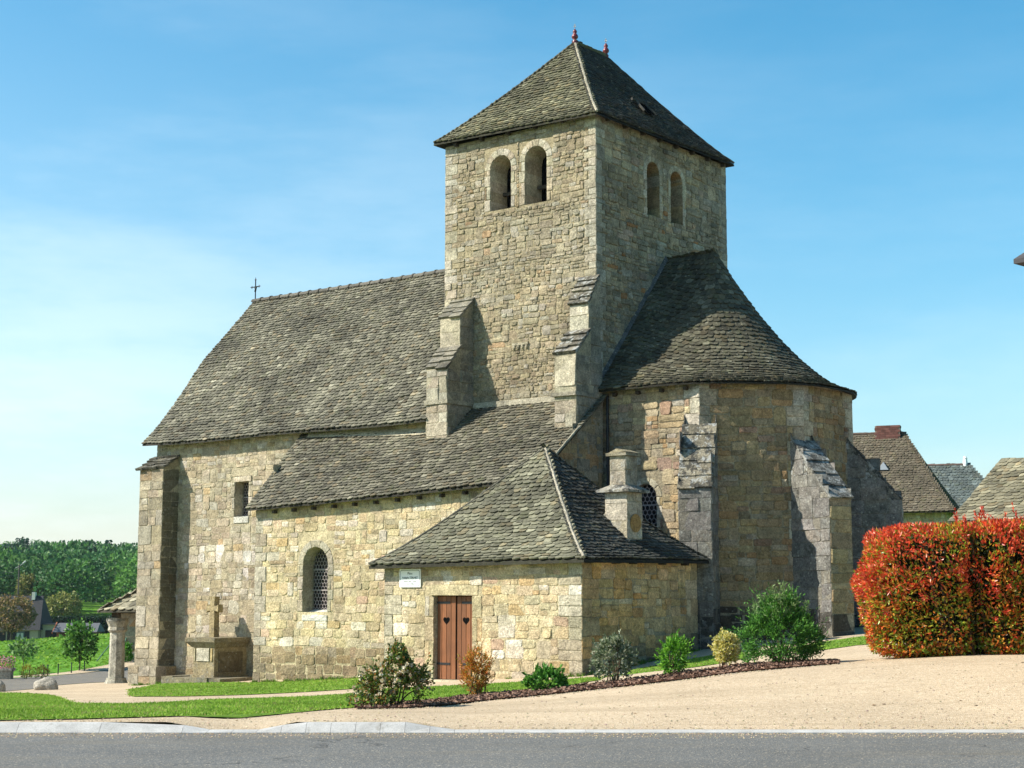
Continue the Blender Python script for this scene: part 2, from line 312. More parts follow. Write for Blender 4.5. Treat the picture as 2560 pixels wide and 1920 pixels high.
# road in front, kerb, forecourt of gravel
ROADZ = 0.45
rd = MB(); rd.add([(-70, -20, ROADZ), (70, -20, ROADZ), (70, 20.06, ROADZ), (-70, 20.06, ROADZ)], [(0, 1, 2, 3)]); tag(rd.build('road', M['asphalt']), kind='structure')
def kerb_h(x):
    return 0.025 + 0.09 * max(min(1, max(0, (-3.72 - x) / .5)), min(1, max(0, (x + 3.05) / .4)) * min(1, max(0, (-.75 - x) / .55)))
kb = MB(); xk = -40.0; rng = random.Random(3)
while xk < 40:
    L = 1.0 if not (-4.3 < xk < -.3) else 0.30
    j = 0.002; pr = []
    for x in (xk + j, xk + L - j):
        h = ROADZ + kerb_h(x); pr.append([(x, 19.98, 0.3), (x, 19.98, ROADZ + .012), (x, 20.10, h - .004), (x, 20.24, h + .004), (x, 20.24, 0.3)])
    vs = pr[0] + pr[1]; kb.add(vs, [(i, (i + 1) % 5, 5 + (i + 1) % 5, 5 + i) for i in range(5)] + [(4, 3, 2, 1, 0), (5, 6, 7, 8, 9)])
    xk += L
tag(kb.build('kerb', M['granite']), kind='structure')
sheet('gravel_forecourt', [(-45, 20.23)] + [(x, 20.23) for x in np.arange(-4.6, -.2, .07)] + [(45, 20.23), (45, 62), (12, 66), (-13, 68), (-15.4, 66.3), (-15.6, 62.6), (-16.4, 59.6), (-16.35, 56.4), (-16.5, 53), (-18.7, 48.7), (-45, 47)], 0.5, M['gravel'], 0.0)
L1 = [(-30, 20.32), (-7.4, 20.34), (-6.28, 20.42), (-5.43, 20.75), (-4.34, 21.5), (-3.61, 21.9), (-2.97, 23.5), (-2.3, 25.4), (-1.77, 26.2), (-1.49, 28.6), (-.87, 30.7), (-.5, 30.9), (.42, 30.38), (.94, 30.12), (1.19, 30.5), (1.64, 30.6), (2.03, 37.6), (1.68, 38.4), (.49, 39.0), (-1.76, 39.5), (-3.09, 39.75), (-3.3, 37.8), (-3.7, 35.8), (-4.68, 33.2), (-5.9, 27.9), (-6.43, 27.1), (-7.14, 27.4), (-7.7, 28.6), (-10.88, 39.6), (-12.23, 43.4), (-13.7, 46.2), (-16.2, 48.3), (-19.5, 47.6), (-30, 47)]
L2 = [(-4.67, 49.4), (-6.06, 49.6), (-7.38, 50.3), (-9.13, 52.5), (-10.91, 54.6), (-11.7, 54.2), (-11.3, 48.5), (-10.54, 45.4), (-9.65, 41.4), (-9.08, 39.6), (-7.85, 38.8), (-6.34, 38.95), (-3.83, 40.9), (-3.1, 41.6), (-3.7, 45.5), (-3.9, 47.6)]
L3 = [(1.9, 37.3), (2.67, 38.75), (2.9, 39.9), (5.04, 41.6), (5.9, 42.2), (5.6, 39.2), (4.74, 38.07), (3.98, 37.6), (2.7, 37.2)]
L4 = [(6.6, 40.6), (7.71, 41.9), (8.94, 42.8), (11.5, 43.6), (11.5, 40.6), (9.42, 39.43), (8.35, 39.79), (7.0, 38.9)]
lawn_polys = [L1, L2, L3, L4]
for p in lawn_polys: sheet('lawn', p, 0.35, M['lawn'], 0.014)
BED = [(-2.32, 24.2), (-1.59, 24.3), (-1.11, 25.1), (-.44, 26.95), (.45, 27.5), (1.22, 27.8), (1.95, 27.9), (3.06, 28.27), (3.77, 28.71), (4.56, 29.0), (5.9, 29.7), (6.3, 31.6), (5.63, 33), (4.4, 31.2), (3.83, 30.1), (2.71, 29.55), (1.68, 29.4), (1.14, 29.5), (.89, 29.4), (.3, 30.2), (-.5, 30.85), (-1.0, 30.5), (-1.4, 28.3), (-2.0, 26.8), (-2.4, 25.5)]
sheet('mulch_bed', BED, 0.3, M['mulch'], 0.026)
sheet('side_road', [(-45, 48.9), (-18.69, 48.72), (-16.49, 53.05), (-16.32, 56.43), (-16.37, 59.6), (-15.58, 62.57), (-15.32, 66.32), (-14.2, 72), (-17.4, 76.5), (-18.65, 74.2), (-20.07, 70.6), (-21.4, 67.3), (-24, 64), (-45, 60)], 0.8, M['asphalt'], 0.014)
sheet('pavement', [(-45, 60.1), (-24, 64.1), (-21.4, 67.4), (-20.07, 70.7), (-18.65, 74.3), (-17.4, 76.6), (-14.2, 72.2), (-13, 74), (-17, 80), (-18.9, 77), (-20.4, 72.8), (-22.0, 69.3), (-24.5, 66.3), (-45, 62.4)], 0.8, M['gravel'], 0.03)

def rand_in(poly, n, rg):
    B = np.array(poly); lo, hi = B.min(0), B.max(0); out = np.zeros((0, 2))
    while len(out) < n:
        p = rg.uniform(lo, hi, (n, 2)); out = np.vstack([out, p[inside(p, B)]])
    return out[:n]
def area(poly): B = np.array(poly); return abs(np.dot(B[:, 0], np.roll(B[:, 1], 1)) - np.dot(B[:, 1], np.roll(B[:, 0], 1))) / 2
rg = np.random.default_rng(5)
# grass blades on the lawns (only where the photograph looks)
pts = []
for p, d in ((L1, 900), (L2, 420), (L3, 500), (L4, 420)):
    pp = [(max(x, -15.5), y) for x, y in p]; n = int(area(pp) * d); q = rand_in(pp, n, rg)
    keep = (q[:, 0] > -q[:, 1] * .325) & (rg.random(len(q)) < np.clip(26 / q[:, 1], 0.25, 1)); pts.append(q[keep])
q = np.vstack(pts); n = len(q); q = q + rg.normal(0, .05, (n, 2)); q = q[q[:, 1] > 20.36]; n = len(q); z = gz(q[:, 0], q[:, 1]) + 0.008
ang = rg.uniform(0, 2 * np.pi, n); hgt = rg.uniform(.012, .038, n) * (1 + .6 * (rg.random(n) < .08)); wd = rg.uniform(.008, .016, n) * np.clip(q[:, 1] / 25, 1, 2)
lean = rg.normal(0, .02, (n, 2)); dx, dy = np.cos(ang) * wd, np.sin(ang) * wd
V = np.stack([np.c_[q[:, 0] - dx, q[:, 1] - dy, z], np.c_[q[:, 0] + dx, q[:, 1] + dy, z], np.c_[q + lean, z + hgt]], 1).reshape(-1, 3)
pn = np.array([noise.noise((a * .5, b * .5, 0)) + .6 * noise.noise((a * 2.2, b * 2.2, 4)) for a, b in q]); t = rg.random(n)[:, None]
col = np.array([.14, .28, .024]) * (1 - t) + np.array([.27, .40, .055]) * t
col = col * (1 + .35 * pn[:, None]); dry = (rg.random(n) < .06 + .30 * (pn > .35))[:, None]; col = np.where(dry, [.28, .27, .09], col)
tag(mesh_np('grass', V, np.arange(3 * n).reshape(-1, 3), col, M['grass']), 'short mown green grass covering the lawns before the church', 'grass', kind='stuff')
# longer meadow grass beyond the side road
n = 16000; y = 76 + 150 * rg.random(n) ** 1.2; x = -y * rg.uniform(.20, .345, n); k = ~((x > -18.2) & (y < 82)) & ~(y < 71.5 + np.clip(-x - 17, -3, 0)); x, y = x[k], y[k]; n = len(x); z = gz(x, y) - .05
sc_ = y / 74; ang = rg.uniform(0, np.pi, n); wd = rg.uniform(.05, .11, n) * sc_; hg = rg.uniform(.03, .10, n) * sc_ ** .6; dx, dy = np.cos(ang) * wd, np.sin(ang) * wd; le = rg.normal(0, .06, (n, 2))
V = np.stack([np.c_[x - dx, y - dy, z], np.c_[x + dx, y + dy, z], np.c_[np.c_[x, y] + le, z + hg]], 1).reshape(-1, 3)
pn = np.array([noise.noise((a * .12, b * .06, 9)) for a, b in zip(x, y)])[:, None]; t = rg.random((n, 1)); col = (np.array([.10, .24, .02]) * (1 - t) + np.array([.22, .36, .04]) * t) * (1 + .5 * pn)
tag(mesh_np('meadow_grass', V, np.arange(3 * n).reshape(-1, 3), col, M['grass']), 'longer uneven green grass of the meadow in the valley', 'grass', kind='stuff')
# bark chips on the bed
q = rand_in(BED, 6500, rg); n = len(q); z = gz(q[:, 0], q[:, 1]) + .026 + rg.uniform(0, .022, n)
a = rg.normal(0, 1, (n, 3)); a[:, 2] *= .35; a /= np.linalg.norm(a, axis=1)[:, None]; b = np.cross(a, rg.normal(0, 1, (n, 3))); b /= np.linalg.norm(b, axis=1)[:, None]
c0 = np.c_[q, z]; a *= rg.uniform(.015, .04, n)[:, None]; b *= rg.uniform(.008, .018, n)[:, None]
V = np.stack([c0 - a - b, c0 + a - b, c0 + a + b, c0 - a + b], 1).reshape(-1, 3)
col = np.array([.08, .045, .03]) + rg.random(n)[:, None] * np.array([.20, .125, .09])
tag(mesh_np('mulch_chips', V, np.arange(4 * n).reshape(-1, 4), col, M['any']), 'reddish brown bark chips spread over the narrow planting bed', 'mulch', kind='stuff')

# loose grit and dry leaves on the forecourt, weeds in the joints
def scatter(name, q, size, colr, label, cat, flat=.4, k=4):
    n = len(q); z = gz(q[:, 0], q[:, 1]) + .004; a = rg.uniform(0, 2 * np.pi, n); s_ = size[0] + (size[1] - size[0]) * rg.random(n) ** 2; P = []
    for j in range(4): t = a + j * np.pi / 2 + rg.normal(0, .25, n); P.append(np.c_[q[:, 0] + np.cos(t) * s_, q[:, 1] + np.sin(t) * s_, z])
    P.append(np.c_[q[:, 0] + rg.normal(0, .2, n) * s_, q[:, 1], z + s_ * flat]); V = np.stack(P, 1).reshape(-1, 3); b = np.arange(n)[:, None] * 5
    F = np.concatenate([b + [j, (j + 1) % 4, 4] for j in range(4)], 1).reshape(-1, 3); return tag(mesh_np(name, V, F, np.repeat(colr(n), 4, 0), M['any']), label, cat, kind='stuff')
yy = 20.3 + 16 * rg.random(5000) ** 2.2; q = np.c_[rg.uniform(-.34, .34, 5000) * yy, yy]; bad = np.zeros(len(q), bool)
for p in lawn_polys + [BED]: bad |= inside(q, np.array(p))
e_ = np.array(BED)[:11]; ex = np.vstack([e_[i] + (e_[i + 1] - e_[i]) * t for i in range(10) for t in rg.random(140)[:, None]]) + np.c_[rg.normal(0, .12, 1400), -np.abs(rg.normal(0, .10, 1400))]
q = np.vstack([q[~bad], ex]); grey = lambda n: np.array([.31, .25, .17]) * rg.uniform(.6, 1.5, (n, 1)) + rg.normal(0, .015, (n, 3)).clip(-.03, .03)
scatter('loose_grit', q, (.006, .022), grey, 'loose grit and small stones lying on the beige forecourt', 'grit', .7)
yy = 20.4 + 12 * rg.random(90); q = np.c_[rg.uniform(-.32, .34, 90) * yy, yy]; scatter('dry_leaves', q, (.015, .04), lambda n: np.array([.12, .07, .03]) * rg.uniform(.5, 1.6, (n, 1)), 'scattered dry brown leaves on gravel and lawn', 'leaves', .3)
yy = 19.97 - .7 * rg.random(2600) ** 2.5; q = np.c_[rg.uniform(-7.5, 7.5, 2600), yy]; o_ = scatter('gutter_grit', q, (.005, .016), grey, 'pale grit washed along the road gutter beside the kerb', 'grit', .6)
vz_ = np.empty(len(o_.data.vertices) * 3, np.float32); o_.data.vertices.foreach_get('co', vz_); vz_ = vz_.reshape(-1, 3); vz_[:, 2] = np.where(np.arange(len(vz_)) % 5 == 4, .462, .452); o_.data.vertices.foreach_set('co', vz_.ravel())
cl_ = []
def cw_(u, v): return (1.70 + e2[0] * u + n2[0] * v, 39.7 + e2[1] * u + n2[1] * v)
cl_ += [cw_(u, -.06) for u in rg.uniform(-6.5, 0, 34) if not -4.9 < u < -3.3] + [cw_(.07, v) for v in rg.uniform(0, 5.2, 40)] + [cw_(u, 2.93) for u in rg.uniform(-14.8, -6.6, 70)] + [cw_(u, 4.3 - .1) for u in rg.uniform(-22.4, -19.9, 16)]
q = np.vstack([np.array(c) + rg.normal(0, .05, (22, 2)) for c in cl_]); n = len(q); z = gz(q[:, 0], q[:, 1]); hh_ = rg.uniform(.03, .13, n) * np.repeat(rg.uniform(.4, 1.2, len(cl_)), 22); a = rg.uniform(0, np.pi, n); wd = rg.uniform(.006, .014, n) * np.clip(q[:, 1] / 24, 1, 2)
V = np.stack([np.c_[q[:, 0] - np.cos(a) * wd, q[:, 1] - np.sin(a) * wd, z], np.c_[q[:, 0] + np.cos(a) * wd, q[:, 1] + np.sin(a) * wd, z], np.c_[q + rg.normal(0, .04, (n, 2)), z + hh_]], 1).reshape(-1, 3)
tag(mesh_np('weeds', V, np.arange(3 * n).reshape(-1, 3), np.array([.11, .19, .03]) * rg.uniform(.6, 1.6, (n, 1)), M['grass']), 'small tufts of weeds growing along the wall feet', 'weeds', kind='stuff')

# ------------------------------------------------------------------ masonry
PAL = {
 'nave': [((.40, .335, .20), 5), ((.45, .385, .25), 4), ((.36, .32, .22), 4), ((.49, .46, .36), 3), ((.43, .30, .13), 1), ((.30, .24, .15), 2)],
 'tower': [((.37, .30, .165), 6), ((.41, .34, .20), 4), ((.33, .29, .19), 4), ((.43, .40, .31), 2), ((.40, .24, .10), .6), ((.27, .21, .12), 2)],
 'annex': [((.44, .36, .20), 5), ((.48, .41, .26), 4), ((.40, .35, .23), 3), ((.52, .49, .40), 2.4), ((.46, .32, .14), .8), ((.40, .27, .19), .45), ((.30, .23, .13), 1.5)],
 'apse': [((.34, .255, .13), 6), ((.38, .30, .16), 4), ((.30, .25, .16), 4), ((.36, .33, .25), 2), ((.38, .235, .10), 1.2), ((.27, .165, .11), 1.0), ((.22, .17, .10), 2)],
 'ash': [((.42, .38, .27), 5), ((.46, .43, .33), 4), ((.38, .33, .22), 3)],
 'dark': [((.19, .19, .17), 3), ((.24, .235, .21), 3), ((.15, .15, .14), 2), ((.26, .24, .19), 2)],
}
def pick(rng, pal):
    p = PAL[pal]; r = rng.random() * sum(q[1] for q in p)
    for c, wt in p:
        r -= wt
        if r <= 0: break
    k = rng.uniform(.86, 1.12); mu = MORTAR[pal]; q, ds = WF[pal]; c = [(x * .66 + y * .34) * k * rng.uniform(.97, 1.03) for x, y in zip(c, mu)]; g = sum(c) / 3; return tuple(min(.75, (x * (1 - ds) + g * ds) * q * t) for x, t in zip(c, (1.01, .99, 1.02)))
MORTAR = {'nave': (.41, .355, .235), 'tower': (.38, .32, .20), 'annex': (.45, .385, .245), 'apse': (.315, .275, .195), 'ash': (.42, .375, .265), 'dark': (.20, .185, .15)}
WF = {'nave': (1.0, .08), 'tower': (.90, .04), 'annex': (1.12, .0), 'apse': (.97, -.08), 'ash': (1.0, .05), 'dark': (1.05, .08)}
MORTAR = {k: tuple((x * (1 - WF[k][1]) + sum(c) / 3 * WF[k][1]) * WF[k][0] for x in c) for k, c in MORTAR.items()}
class Wall:
    """one vertical masonry face: from P0 to P1 (plan), left to right as seen from outside"""
    def __init__(s, mb, P0, P1, seed, style, batter=0.0):
        s.mb = mb; s.P0 = np.array([*P0, 0.0]); d = np.array([*P1, 0.0]) - s.P0; s.W = np.linalg.norm(d); s.d = d / s.W
        s.n = np.array([s.d[1], -s.d[0], 0]); s.rng = random.Random(seed); s.style = style; s.seed = seed
    def p(s, a, z, o=0.0): return s.P0 + s.d * a + s.n * o + np.array([0, 0, z])
    def stone(s, poly, relief, col, joint=.008):
        rng = s.rng; c = np.mean(poly, 0); n = len(poly)
        def inset(k):
            out = []
            for q in poly:
                v = c - q; L = np.linalg.norm(v); out.append(q + v * min(.8, k / max(L, 1e-6)))
            return out
        tx, tz = rng.gauss(0, .035), rng.gauss(0, .035)
        r0, r1, r2 = inset(joint), inset(joint + .003), inset(joint + .012 + rng.random() * .016)
        vs = [s.p(q[0], q[1], -.004) for q in r0] + [s.p(q[0], q[1], relief * .55) for q in r1]
        vs += [s.p(q[0] + rng.gauss(0, .003), q[1] + rng.gauss(0, .003), relief * rng.uniform(.72, 1.12) + tx * (q[0] - c[0]) + tz * (q[1] - c[1])) for q in r2]
        cj = c + (poly[0] - c) * rng.uniform(-.3, .3); vs.append(s.p(cj[0], cj[1], relief * rng.uniform(.75, 1.45)))
        fs = [(i, (i + 1) % n, n + (i + 1) % n, n + i) for i in range(n)] + [(n + i, n + (i + 1) % n, 2 * n + (i + 1) % n, 2 * n + i) for i in range(n)] + [(2 * n + i, 2 * n + (i + 1) % n, 3 * n) for i in range(n)]
        s.mb.add(vs, fs, col)
    def block(s, a0, a1, z0, z1, relief, col, rough=1.0):
        rng = s.rng; w, h = a1 - a0, z1 - z0; m = min(w, h)
        if rough > 1: g = .07 * m * rough; a0, a1, z0, z1 = a0 + rng.gauss(0, g), a1 + rng.gauss(0, g), z0 + rng.gauss(0, g * .8), z1 + rng.gauss(0, g * .8)
        def wv(q): return np.array([q[0], q[1] + .03 * rough * noise.noise((q[0] * .55, q[1] * .5, s.seed * 3.1))])
        cs = [m * rng.uniform(.05, .26) * rough for _ in range(4)]; j = m * .045 * rough
        pts = [(a0 + cs[0], z0), (a1 - cs[1], z0), (a1, z0 + cs[1] * .8), (a1, z1 - cs[2]), (a1 - cs[2], z1), (a0 + cs[3], z1), (a0, z1 - cs[3] * .8), (a0, z0 + cs[0])]
        pts = [wv(np.array(q) + np.array([rng.gauss(0, j) * .6, rng.gauss(0, j) * .6])) for q in pts]
        s.stone(pts, relief, col)
    def lay(s, z0, z1, hr=(.2, .32), wr=(.25, .6), blocks=(), ztop=None, colf=None, relief=(.005, .021), rough=1.15, split=.25, ql=None, qr=None):
        """irregular courses; blocks = rectangles kept free; ql, qr = widths of corner stones"""
        rng = s.rng; z = z0; k = 0
        while z < z1 - .06:
            H = min(rng.uniform(*hr) * (2 if rng.random() < .6 else 1), z1 - z)
            if z1 - z - H < hr[0] * .6: H = z1 - z
            blk = [(b[0], b[1]) for b in blocks if min(b[3], z + H) - max(b[2], z) > .3 * H]
            if ql: blk.append((-1, ql[k % 2]))
            if qr: blk.append((s.W - qr[k % 2], s.W + 1))
            free = [(0.0, s.W)]
            for b in blk:
                nf = []
                for f in free:
                    if b[1] <= f[0] or b[0] >= f[1]: nf.append(f)
                    else:
                        if b[0] > f[0] + .03: nf.append((f[0], b[0]))
                        if b[1] < f[1] - .03: nf.append((b[1], f[1]))
                free = nf
            for a, b in free:
                x = a
                while x < b - .02:
                    cw = rng.uniform(wr[0], wr[1]) * rng.uniform(.8, 1.5)
                    if b - x - cw < wr[0] * .6: cw = b - x
                    if ztop and z + H * .45 > ztop(x + cw / 2): x += cw; continue
                    if H > hr[1] * 1.05 and not (rng.random() < .13 and cw < H * 1.5):
                        zz = [z, z + H * rng.uniform(.36, .64), z + H]
                        if rng.random() < split * .6: zz = [z, z + H * rng.uniform(.25, .38), z + H * rng.uniform(.6, .72), z + H]
                    else: zz = [z, z + H]
                    if len(zz) == 2 and rng.random() < split: zz = [z, z + H * rng.uniform(.35, .65), z + H]
                    for za, zb in zip(zz[:-1], zz[1:]):
                        nx = 1 if cw < (zb - za) * 2.5 or rng.random() < .5 else 2
                        cut = [x] + ([x + cw * rng.uniform(.35, .65)] if nx == 2 else []) + [x + cw]
                        for xa, xb in zip(cut[:-1], cut[1:]):
                            c = pick(rng, s.style); al = 0
                            if colf: c, al = colf(c, (xa + xb) / 2, (za + zb) / 2, rng)
                            s.block(xa, xb, za, zb, rng.uniform(*relief), (*c, al), rough)
                    x += cw
            if ql or qr:
                for q, left in ((ql, 1), (qr, 0)):
                    if not q: continue
                    c = pick(rng, 'ash'); al = 0
                    if colf: c, al = colf(c, 0 if left else s.W, z + H / 2, rng)
                    zz = [z, z + H] if H < .48 else [z, z + H * .5, z + H]
                    for za, zb in zip(zz[:-1], zz[1:]):
                        if ztop and za > ztop(0 if left else s.W): continue
                        x0, x1 = (-.02, q[k % 2]) if left else (s.W - q[k % 2], s.W + .02)
                        s.block(x0, x1, za, zb, rng.uniform(.012, .026), (*c, al), .4)
            z += H; k += 1
    def panel(s, outline, holes=(), col=(.3, .25, .15)):
        """the mortar face with openings, and the openings' reveals"""
        pts = []; ed = []; loops = [outline] + [h['loop'] for h in holes]
        for lp in loops:
            o = len(pts); pts += [Vector(q) for q in lp]; ed += [(o + i, o + (i + 1) % len(lp)) for i in range(len(lp))]
        r = delaunay_2d_cdt(pts, ed, [], 0, 1e-5); V = np.array([(q.x, q.y) for q in r[0]])
        F = r[2]; ce = np.array([V[f].mean(0) for f in F]); ok = inside(ce, np.array(outline))
        for h in holes: ok &= ~inside(ce, np.array(h['loop']))
        s.mb.add([s.p(q[0], q[1]) for q in V], [f for f, k in zip(F, ok) if k], (*col, 0))
        for h in holes:
            lp = h['loop']; n = len(lp); dp = h['depth']
            sp = h.get('splay', 0); cx_ = (h['s0'] + h['s1']) / 2
            for i in range(n):
                q0, q1 = np.array(lp[i]), np.array(lp[(i + 1) % n])
                kk = max(1, int(abs(q1[1] - q0[1]) / .32)) if abs(q0[0] - q1[0]) < .01 else 1
                for j in range(kk):
                    a, b = q0 + (q1 - q0) * j / kk, q0 + (q1 - q0) * (j + 1) / kk
                    c = pick(s.rng, 'ash') if h.get('lit', 1) else pick(s.rng, 'apse')
                    def inn(q): return np.array([q[0] + (cx_ - q[0]) * sp, q[1]])
                    ai, bi = inn(a), inn(b)
                    s.mb.add([s.p(*a, .004), s.p(*b, .004), s.p(*bi, -dp), s.p(*ai, -dp)], [(0, 1, 2, 3)], (*c, 0))
    def surround(s, h, sur, sill=True):
        rng = s.rng; a0, a1, z0, z1 = h['s0'], h['s1'], h['z0'], h['z1']; r = (a1 - a0) / 2; zs = z1 - r if h['arch'] else z1
        z = z0; k = 0
        while z < zs - .05:
            hh = min(rng.uniform(.24, .42), zs - z)
            if zs - z - hh < .12: hh = zs - z
            for left in (0, 1):
                L = sur * (1.0 if (k + left) % 2 else .62)
                x0, x1 = (a0 - L, a0 - .004) if left else (a1 + .004, a1 + L)
                s.block(x0, x1, z, z + hh, .022, (*pick(rng, 'ash'), 0), .35)
                if L < sur:
                    x0, x1 = (a0 - sur, a0 - L) if left else (a1 + L, a1 + sur)
                    s.block(x0, x1, z, z + hh, .014, (*pick(rng, s.style), 0), .8)
            z += hh; k += 1
        if h['arch']:
            nv = h.get('nv', 7); cx_ = (a0 + a1) / 2
            for i in range(nv):
                t0, t1 = math.pi * i / nv, math.pi * (i + 1) / nv
                pl = [np.array([cx_ + rr * math.cos(t), zs + rr * math.sin(t)]) for rr, t in ((r + .004, t0), (r + sur * .95, t0), (r + sur * .97, (t0 + t1) / 2), (r + sur * .95, t1), (r + .004, t1), (r + .004, (t0 + t1) / 2))]
                s.stone(pl, .022, (*pick(rng, 'ash'), 0), .006)
        else:
            s.block(a0 - sur * .8, a1 + sur * .8, z1 + .004, z1 + .004 + sur, .022, (*pick(rng, 'ash'), 0), .3)
        if sill: s.block(a0 - .03, a1 + .05, z0 - .22, z0 - .002, .03, (.50, .49, .43, 0), .3)
def opening(s0, s1, z0, z1, depth, arch=True, **kw):
    lp = [(s0, z0), (s1, z0)]
    if arch:
        r = (s1 - s0) / 2; lp += [((s0 + s1) / 2 + r * math.cos(math.pi * i / 12), z1 - r + r * math.sin(math.pi * i / 12)) for i in range(13)]
    else: lp += [(s1, z1), (s0, z1)]
    return dict(s0=s0, s1=s1, z0=z0, z1=z1, depth=depth, loop=lp, arch=arch, **kw)
def blk(h, sur, sill=.2): return (h['s0'] - sur, h['s1'] + sur, h['z0'] - sill, h['z1'] + sur)
def fill_hole(mb, W, h, dp, col=(.02, .02, .02)):
    mb.add([W.p(q[0], q[1], -dp) for q in h['loop']], [list(range(len(h['loop'])))], col)
def grille(W, h, dp, name, parent, rr=.068, glassname='glass_pane'):
    """window: dark glass behind an iron grille of rings with cross bars"""
    g = MB(); fill_hole(g, W, h, dp + .05); win = g.build('window', M['glass'], parent)
    m = MB(); sp = h.get('splay', 0); cx_ = (h['s0'] + h['s1']) / 2; B = np.array(h['loop'])
    def ring(a, z, r):
        vs = []; 
        for k in range(10):
            t = 2 * math.pi * k / 10
            for q in range(3):
                u = 2 * math.pi * q / 3; R_ = r + .010 * math.cos(u); vs.append(W.p(a + R_ * math.cos(t), z + R_ * math.sin(t), -dp + .010 * math.sin(u)))
        m.add(vs, [(k * 3 + q, ((k + 1) % 10) * 3 + q, ((k + 1) % 10) * 3 + (q + 1) % 3, k * 3 + (q + 1) % 3) for k in range(10) for q in range(3)], (.27, .235, .23))
    z = h['z0'] + rr; row = 0
    while z < h['z1'] - rr * .3:
        a = h['s0'] + rr + (rr if row % 2 else 0)
        while a < h['s1'] - rr * .2:
            if inside(np.array([[a, z]]), B)[0]: ring(a, z, rr)
            a += 2 * rr
        z += rr * 1.75; row += 1
    for zz in np.arange(h['z0'] + .02, h['z1'], .62):
        m.prism([W.p(h['s0'], zz, -dp - .012), W.p(h['s1'], zz, -dp - .012), W.p(h['s1'], zz, -dp + .014), W.p(h['s0'], zz, -dp + .014)], (0, 0, .035), (.32, .28, .27))
    m.build('grille', M['any'], win); return win

# ------------------------------------------------------------------ stone slate roofs
def slate_col(rng, p, tint):
    n1 = noise.noise((p[0] * .7, p[1] * .7, p[2] * .7)); r = rng.random()
    base = np.array(tint)
    if r < .018: c = base * 1.8 + np.array([.03, .03, .025])
    elif r < .22: c = base * 1.42
    elif r < .42: c = base * .66
    else: c = base * rng.uniform(.88, 1.12)
    c = c * (1 + .4 * n1) * rng.uniform(.9, 1.1)
    if rng.random() < .10: c = c * np.array([1.08, .97, .86])
    return (*np.clip(c, .01, .6), .5 + .5 * rng.random())
def roof(name, S, parent, rows, seed, width=.21, tint=(.125, .115, .082), thick=.07, slates=True, na=40, arange=(0, 1), var=1.0):
    rng = random.Random(seed); mb = MB()
    nb = 14; A = np.linspace(*arange, na + 1); Bv = np.linspace(0, 1, nb + 1)
    top = [[S(a, b) for a in A] for b in Bv]; vs = []
    for lay_ in (-.02, -thick):
        for row in top:
            for q in row: vs.append(q + np.array([0, 0, lay_]))
    N = (na + 1) * (nb + 1); fs = []
    for i in range(nb):
        for j in range(na):
            k = i * (na + 1) + j; fs.append((k, k + 1, k + na + 2, k + na + 1)); fs.append((N + k, N + k + na + 1, N + k + na + 2, N + k + 1))
    for j in range(na): fs.append((j, N + j, N + j + 1, j + 1))
    for i in range(nb):
        k = i * (na + 1); fs.append((k, k + na + 1, N + k + na + 1, N + k)); k += na; fs.append((k, N + k, N + k + na + 1, k + na + 1))
    mb.add(vs, fs, (tint[0] * .28, tint[1] * .28, tint[2] * .28, 0))
    wl_ = lambda b: sum(np.linalg.norm(S(a1, b) - S(a0, b)) for a0, a1 in zip(A[:-1], A[1:]))
    clipm = .05 if wl_(.97) < .5 * wl_(0) and wl_(.97) < 2.5 else -.04
    if slates:
        for i in range(rows):
            b = i / rows; A2 = np.linspace(*arange, 81); P = np.array([S(a, b) for a in A2])
            P = P + np.array([0, 0, 1]) * np.array([.022 * noise.noise((q[0] * .8, q[1] * .8, q[2] * .8)) for q in P])[:, None]
            L = np.r_[0, np.cumsum(np.linalg.norm(np.diff(P, axis=0), axis=1))]
            cm = clipm
            if L[-1] < .08: continue
            ww = width * (1.22 - .38 * b); x = -rng.random() * ww
            while x < L[-1]:
                w_ = ww * rng.uniform(.7, 1.3); xc = min(max(x + w_ / 2, .03), L[-1] - .03); a = np.interp(xc, L, A2)
                p0 = np.array([np.interp(xc, L, P[:, t]) for t in range(3)])
                ta = np.array([np.interp(min(xc + .05, L[-1]), L, P[:, t]) - np.interp(max(xc - .05, 0), L, P[:, t]) for t in range(3)]); ta /= np.linalg.norm(ta) + 1e-9
                pu = np.array(S(a, min(1, b + 1.0 / rows))); pr = np.array(S(a, min(1, max(0, b - .2 / rows)))); up = pu - pr; up -= ta * up.dot(ta); lu = np.linalg.norm(up)
                if lu < 1e-4: break
                up /= lu; nr = np.cross(ta, up); nr = nr if nr[2] > 0 else -nr
                ex = max(.05, np.linalg.norm(pu - np.array(S(a, b)))); Ls = ex * 1.75; h = w_ / 2 * 1.06
                t = rng.uniform(.026, .046); lift = t + rng.uniform(.010, .03); jx = rng.gauss(0, .06) * w_; dy = -rng.uniform(.0, .3) * ex
                hb = h * .93; sh = [(-h, Ls), (-hb, ex * .46), (-hb * .80, ex * .19), (-hb * .36 + jx, ex * .02), (hb * .30 + jx, 0), (hb * .78, ex * .17), (hb, ex * .48), (h, Ls)]
                rot = rng.gauss(0, .06)
                def pt(q, dn): 
                    f = 1 - min(1, q[1] / Ls); sx_ = min(max(q[0] - rot * q[1], -xc + cm), L[-1] - xc - cm); return p0 + ta * sx_ + up * (q[1] + dy + rot * q[0]) + nr * (lift * f - dn)
                v1 = [pt(q, 0) for q in sh]; v2 = [pt(q, t) for q in sh]; n = len(sh)
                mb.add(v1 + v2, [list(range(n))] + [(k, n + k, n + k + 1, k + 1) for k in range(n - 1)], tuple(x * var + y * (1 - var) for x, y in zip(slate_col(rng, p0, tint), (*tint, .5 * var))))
                x += w_
    return mb.build(name, M['slate'], parent)
def lerp(a, b, t): return np.array(a, float) * (1 - t) + np.array(b, float) * t
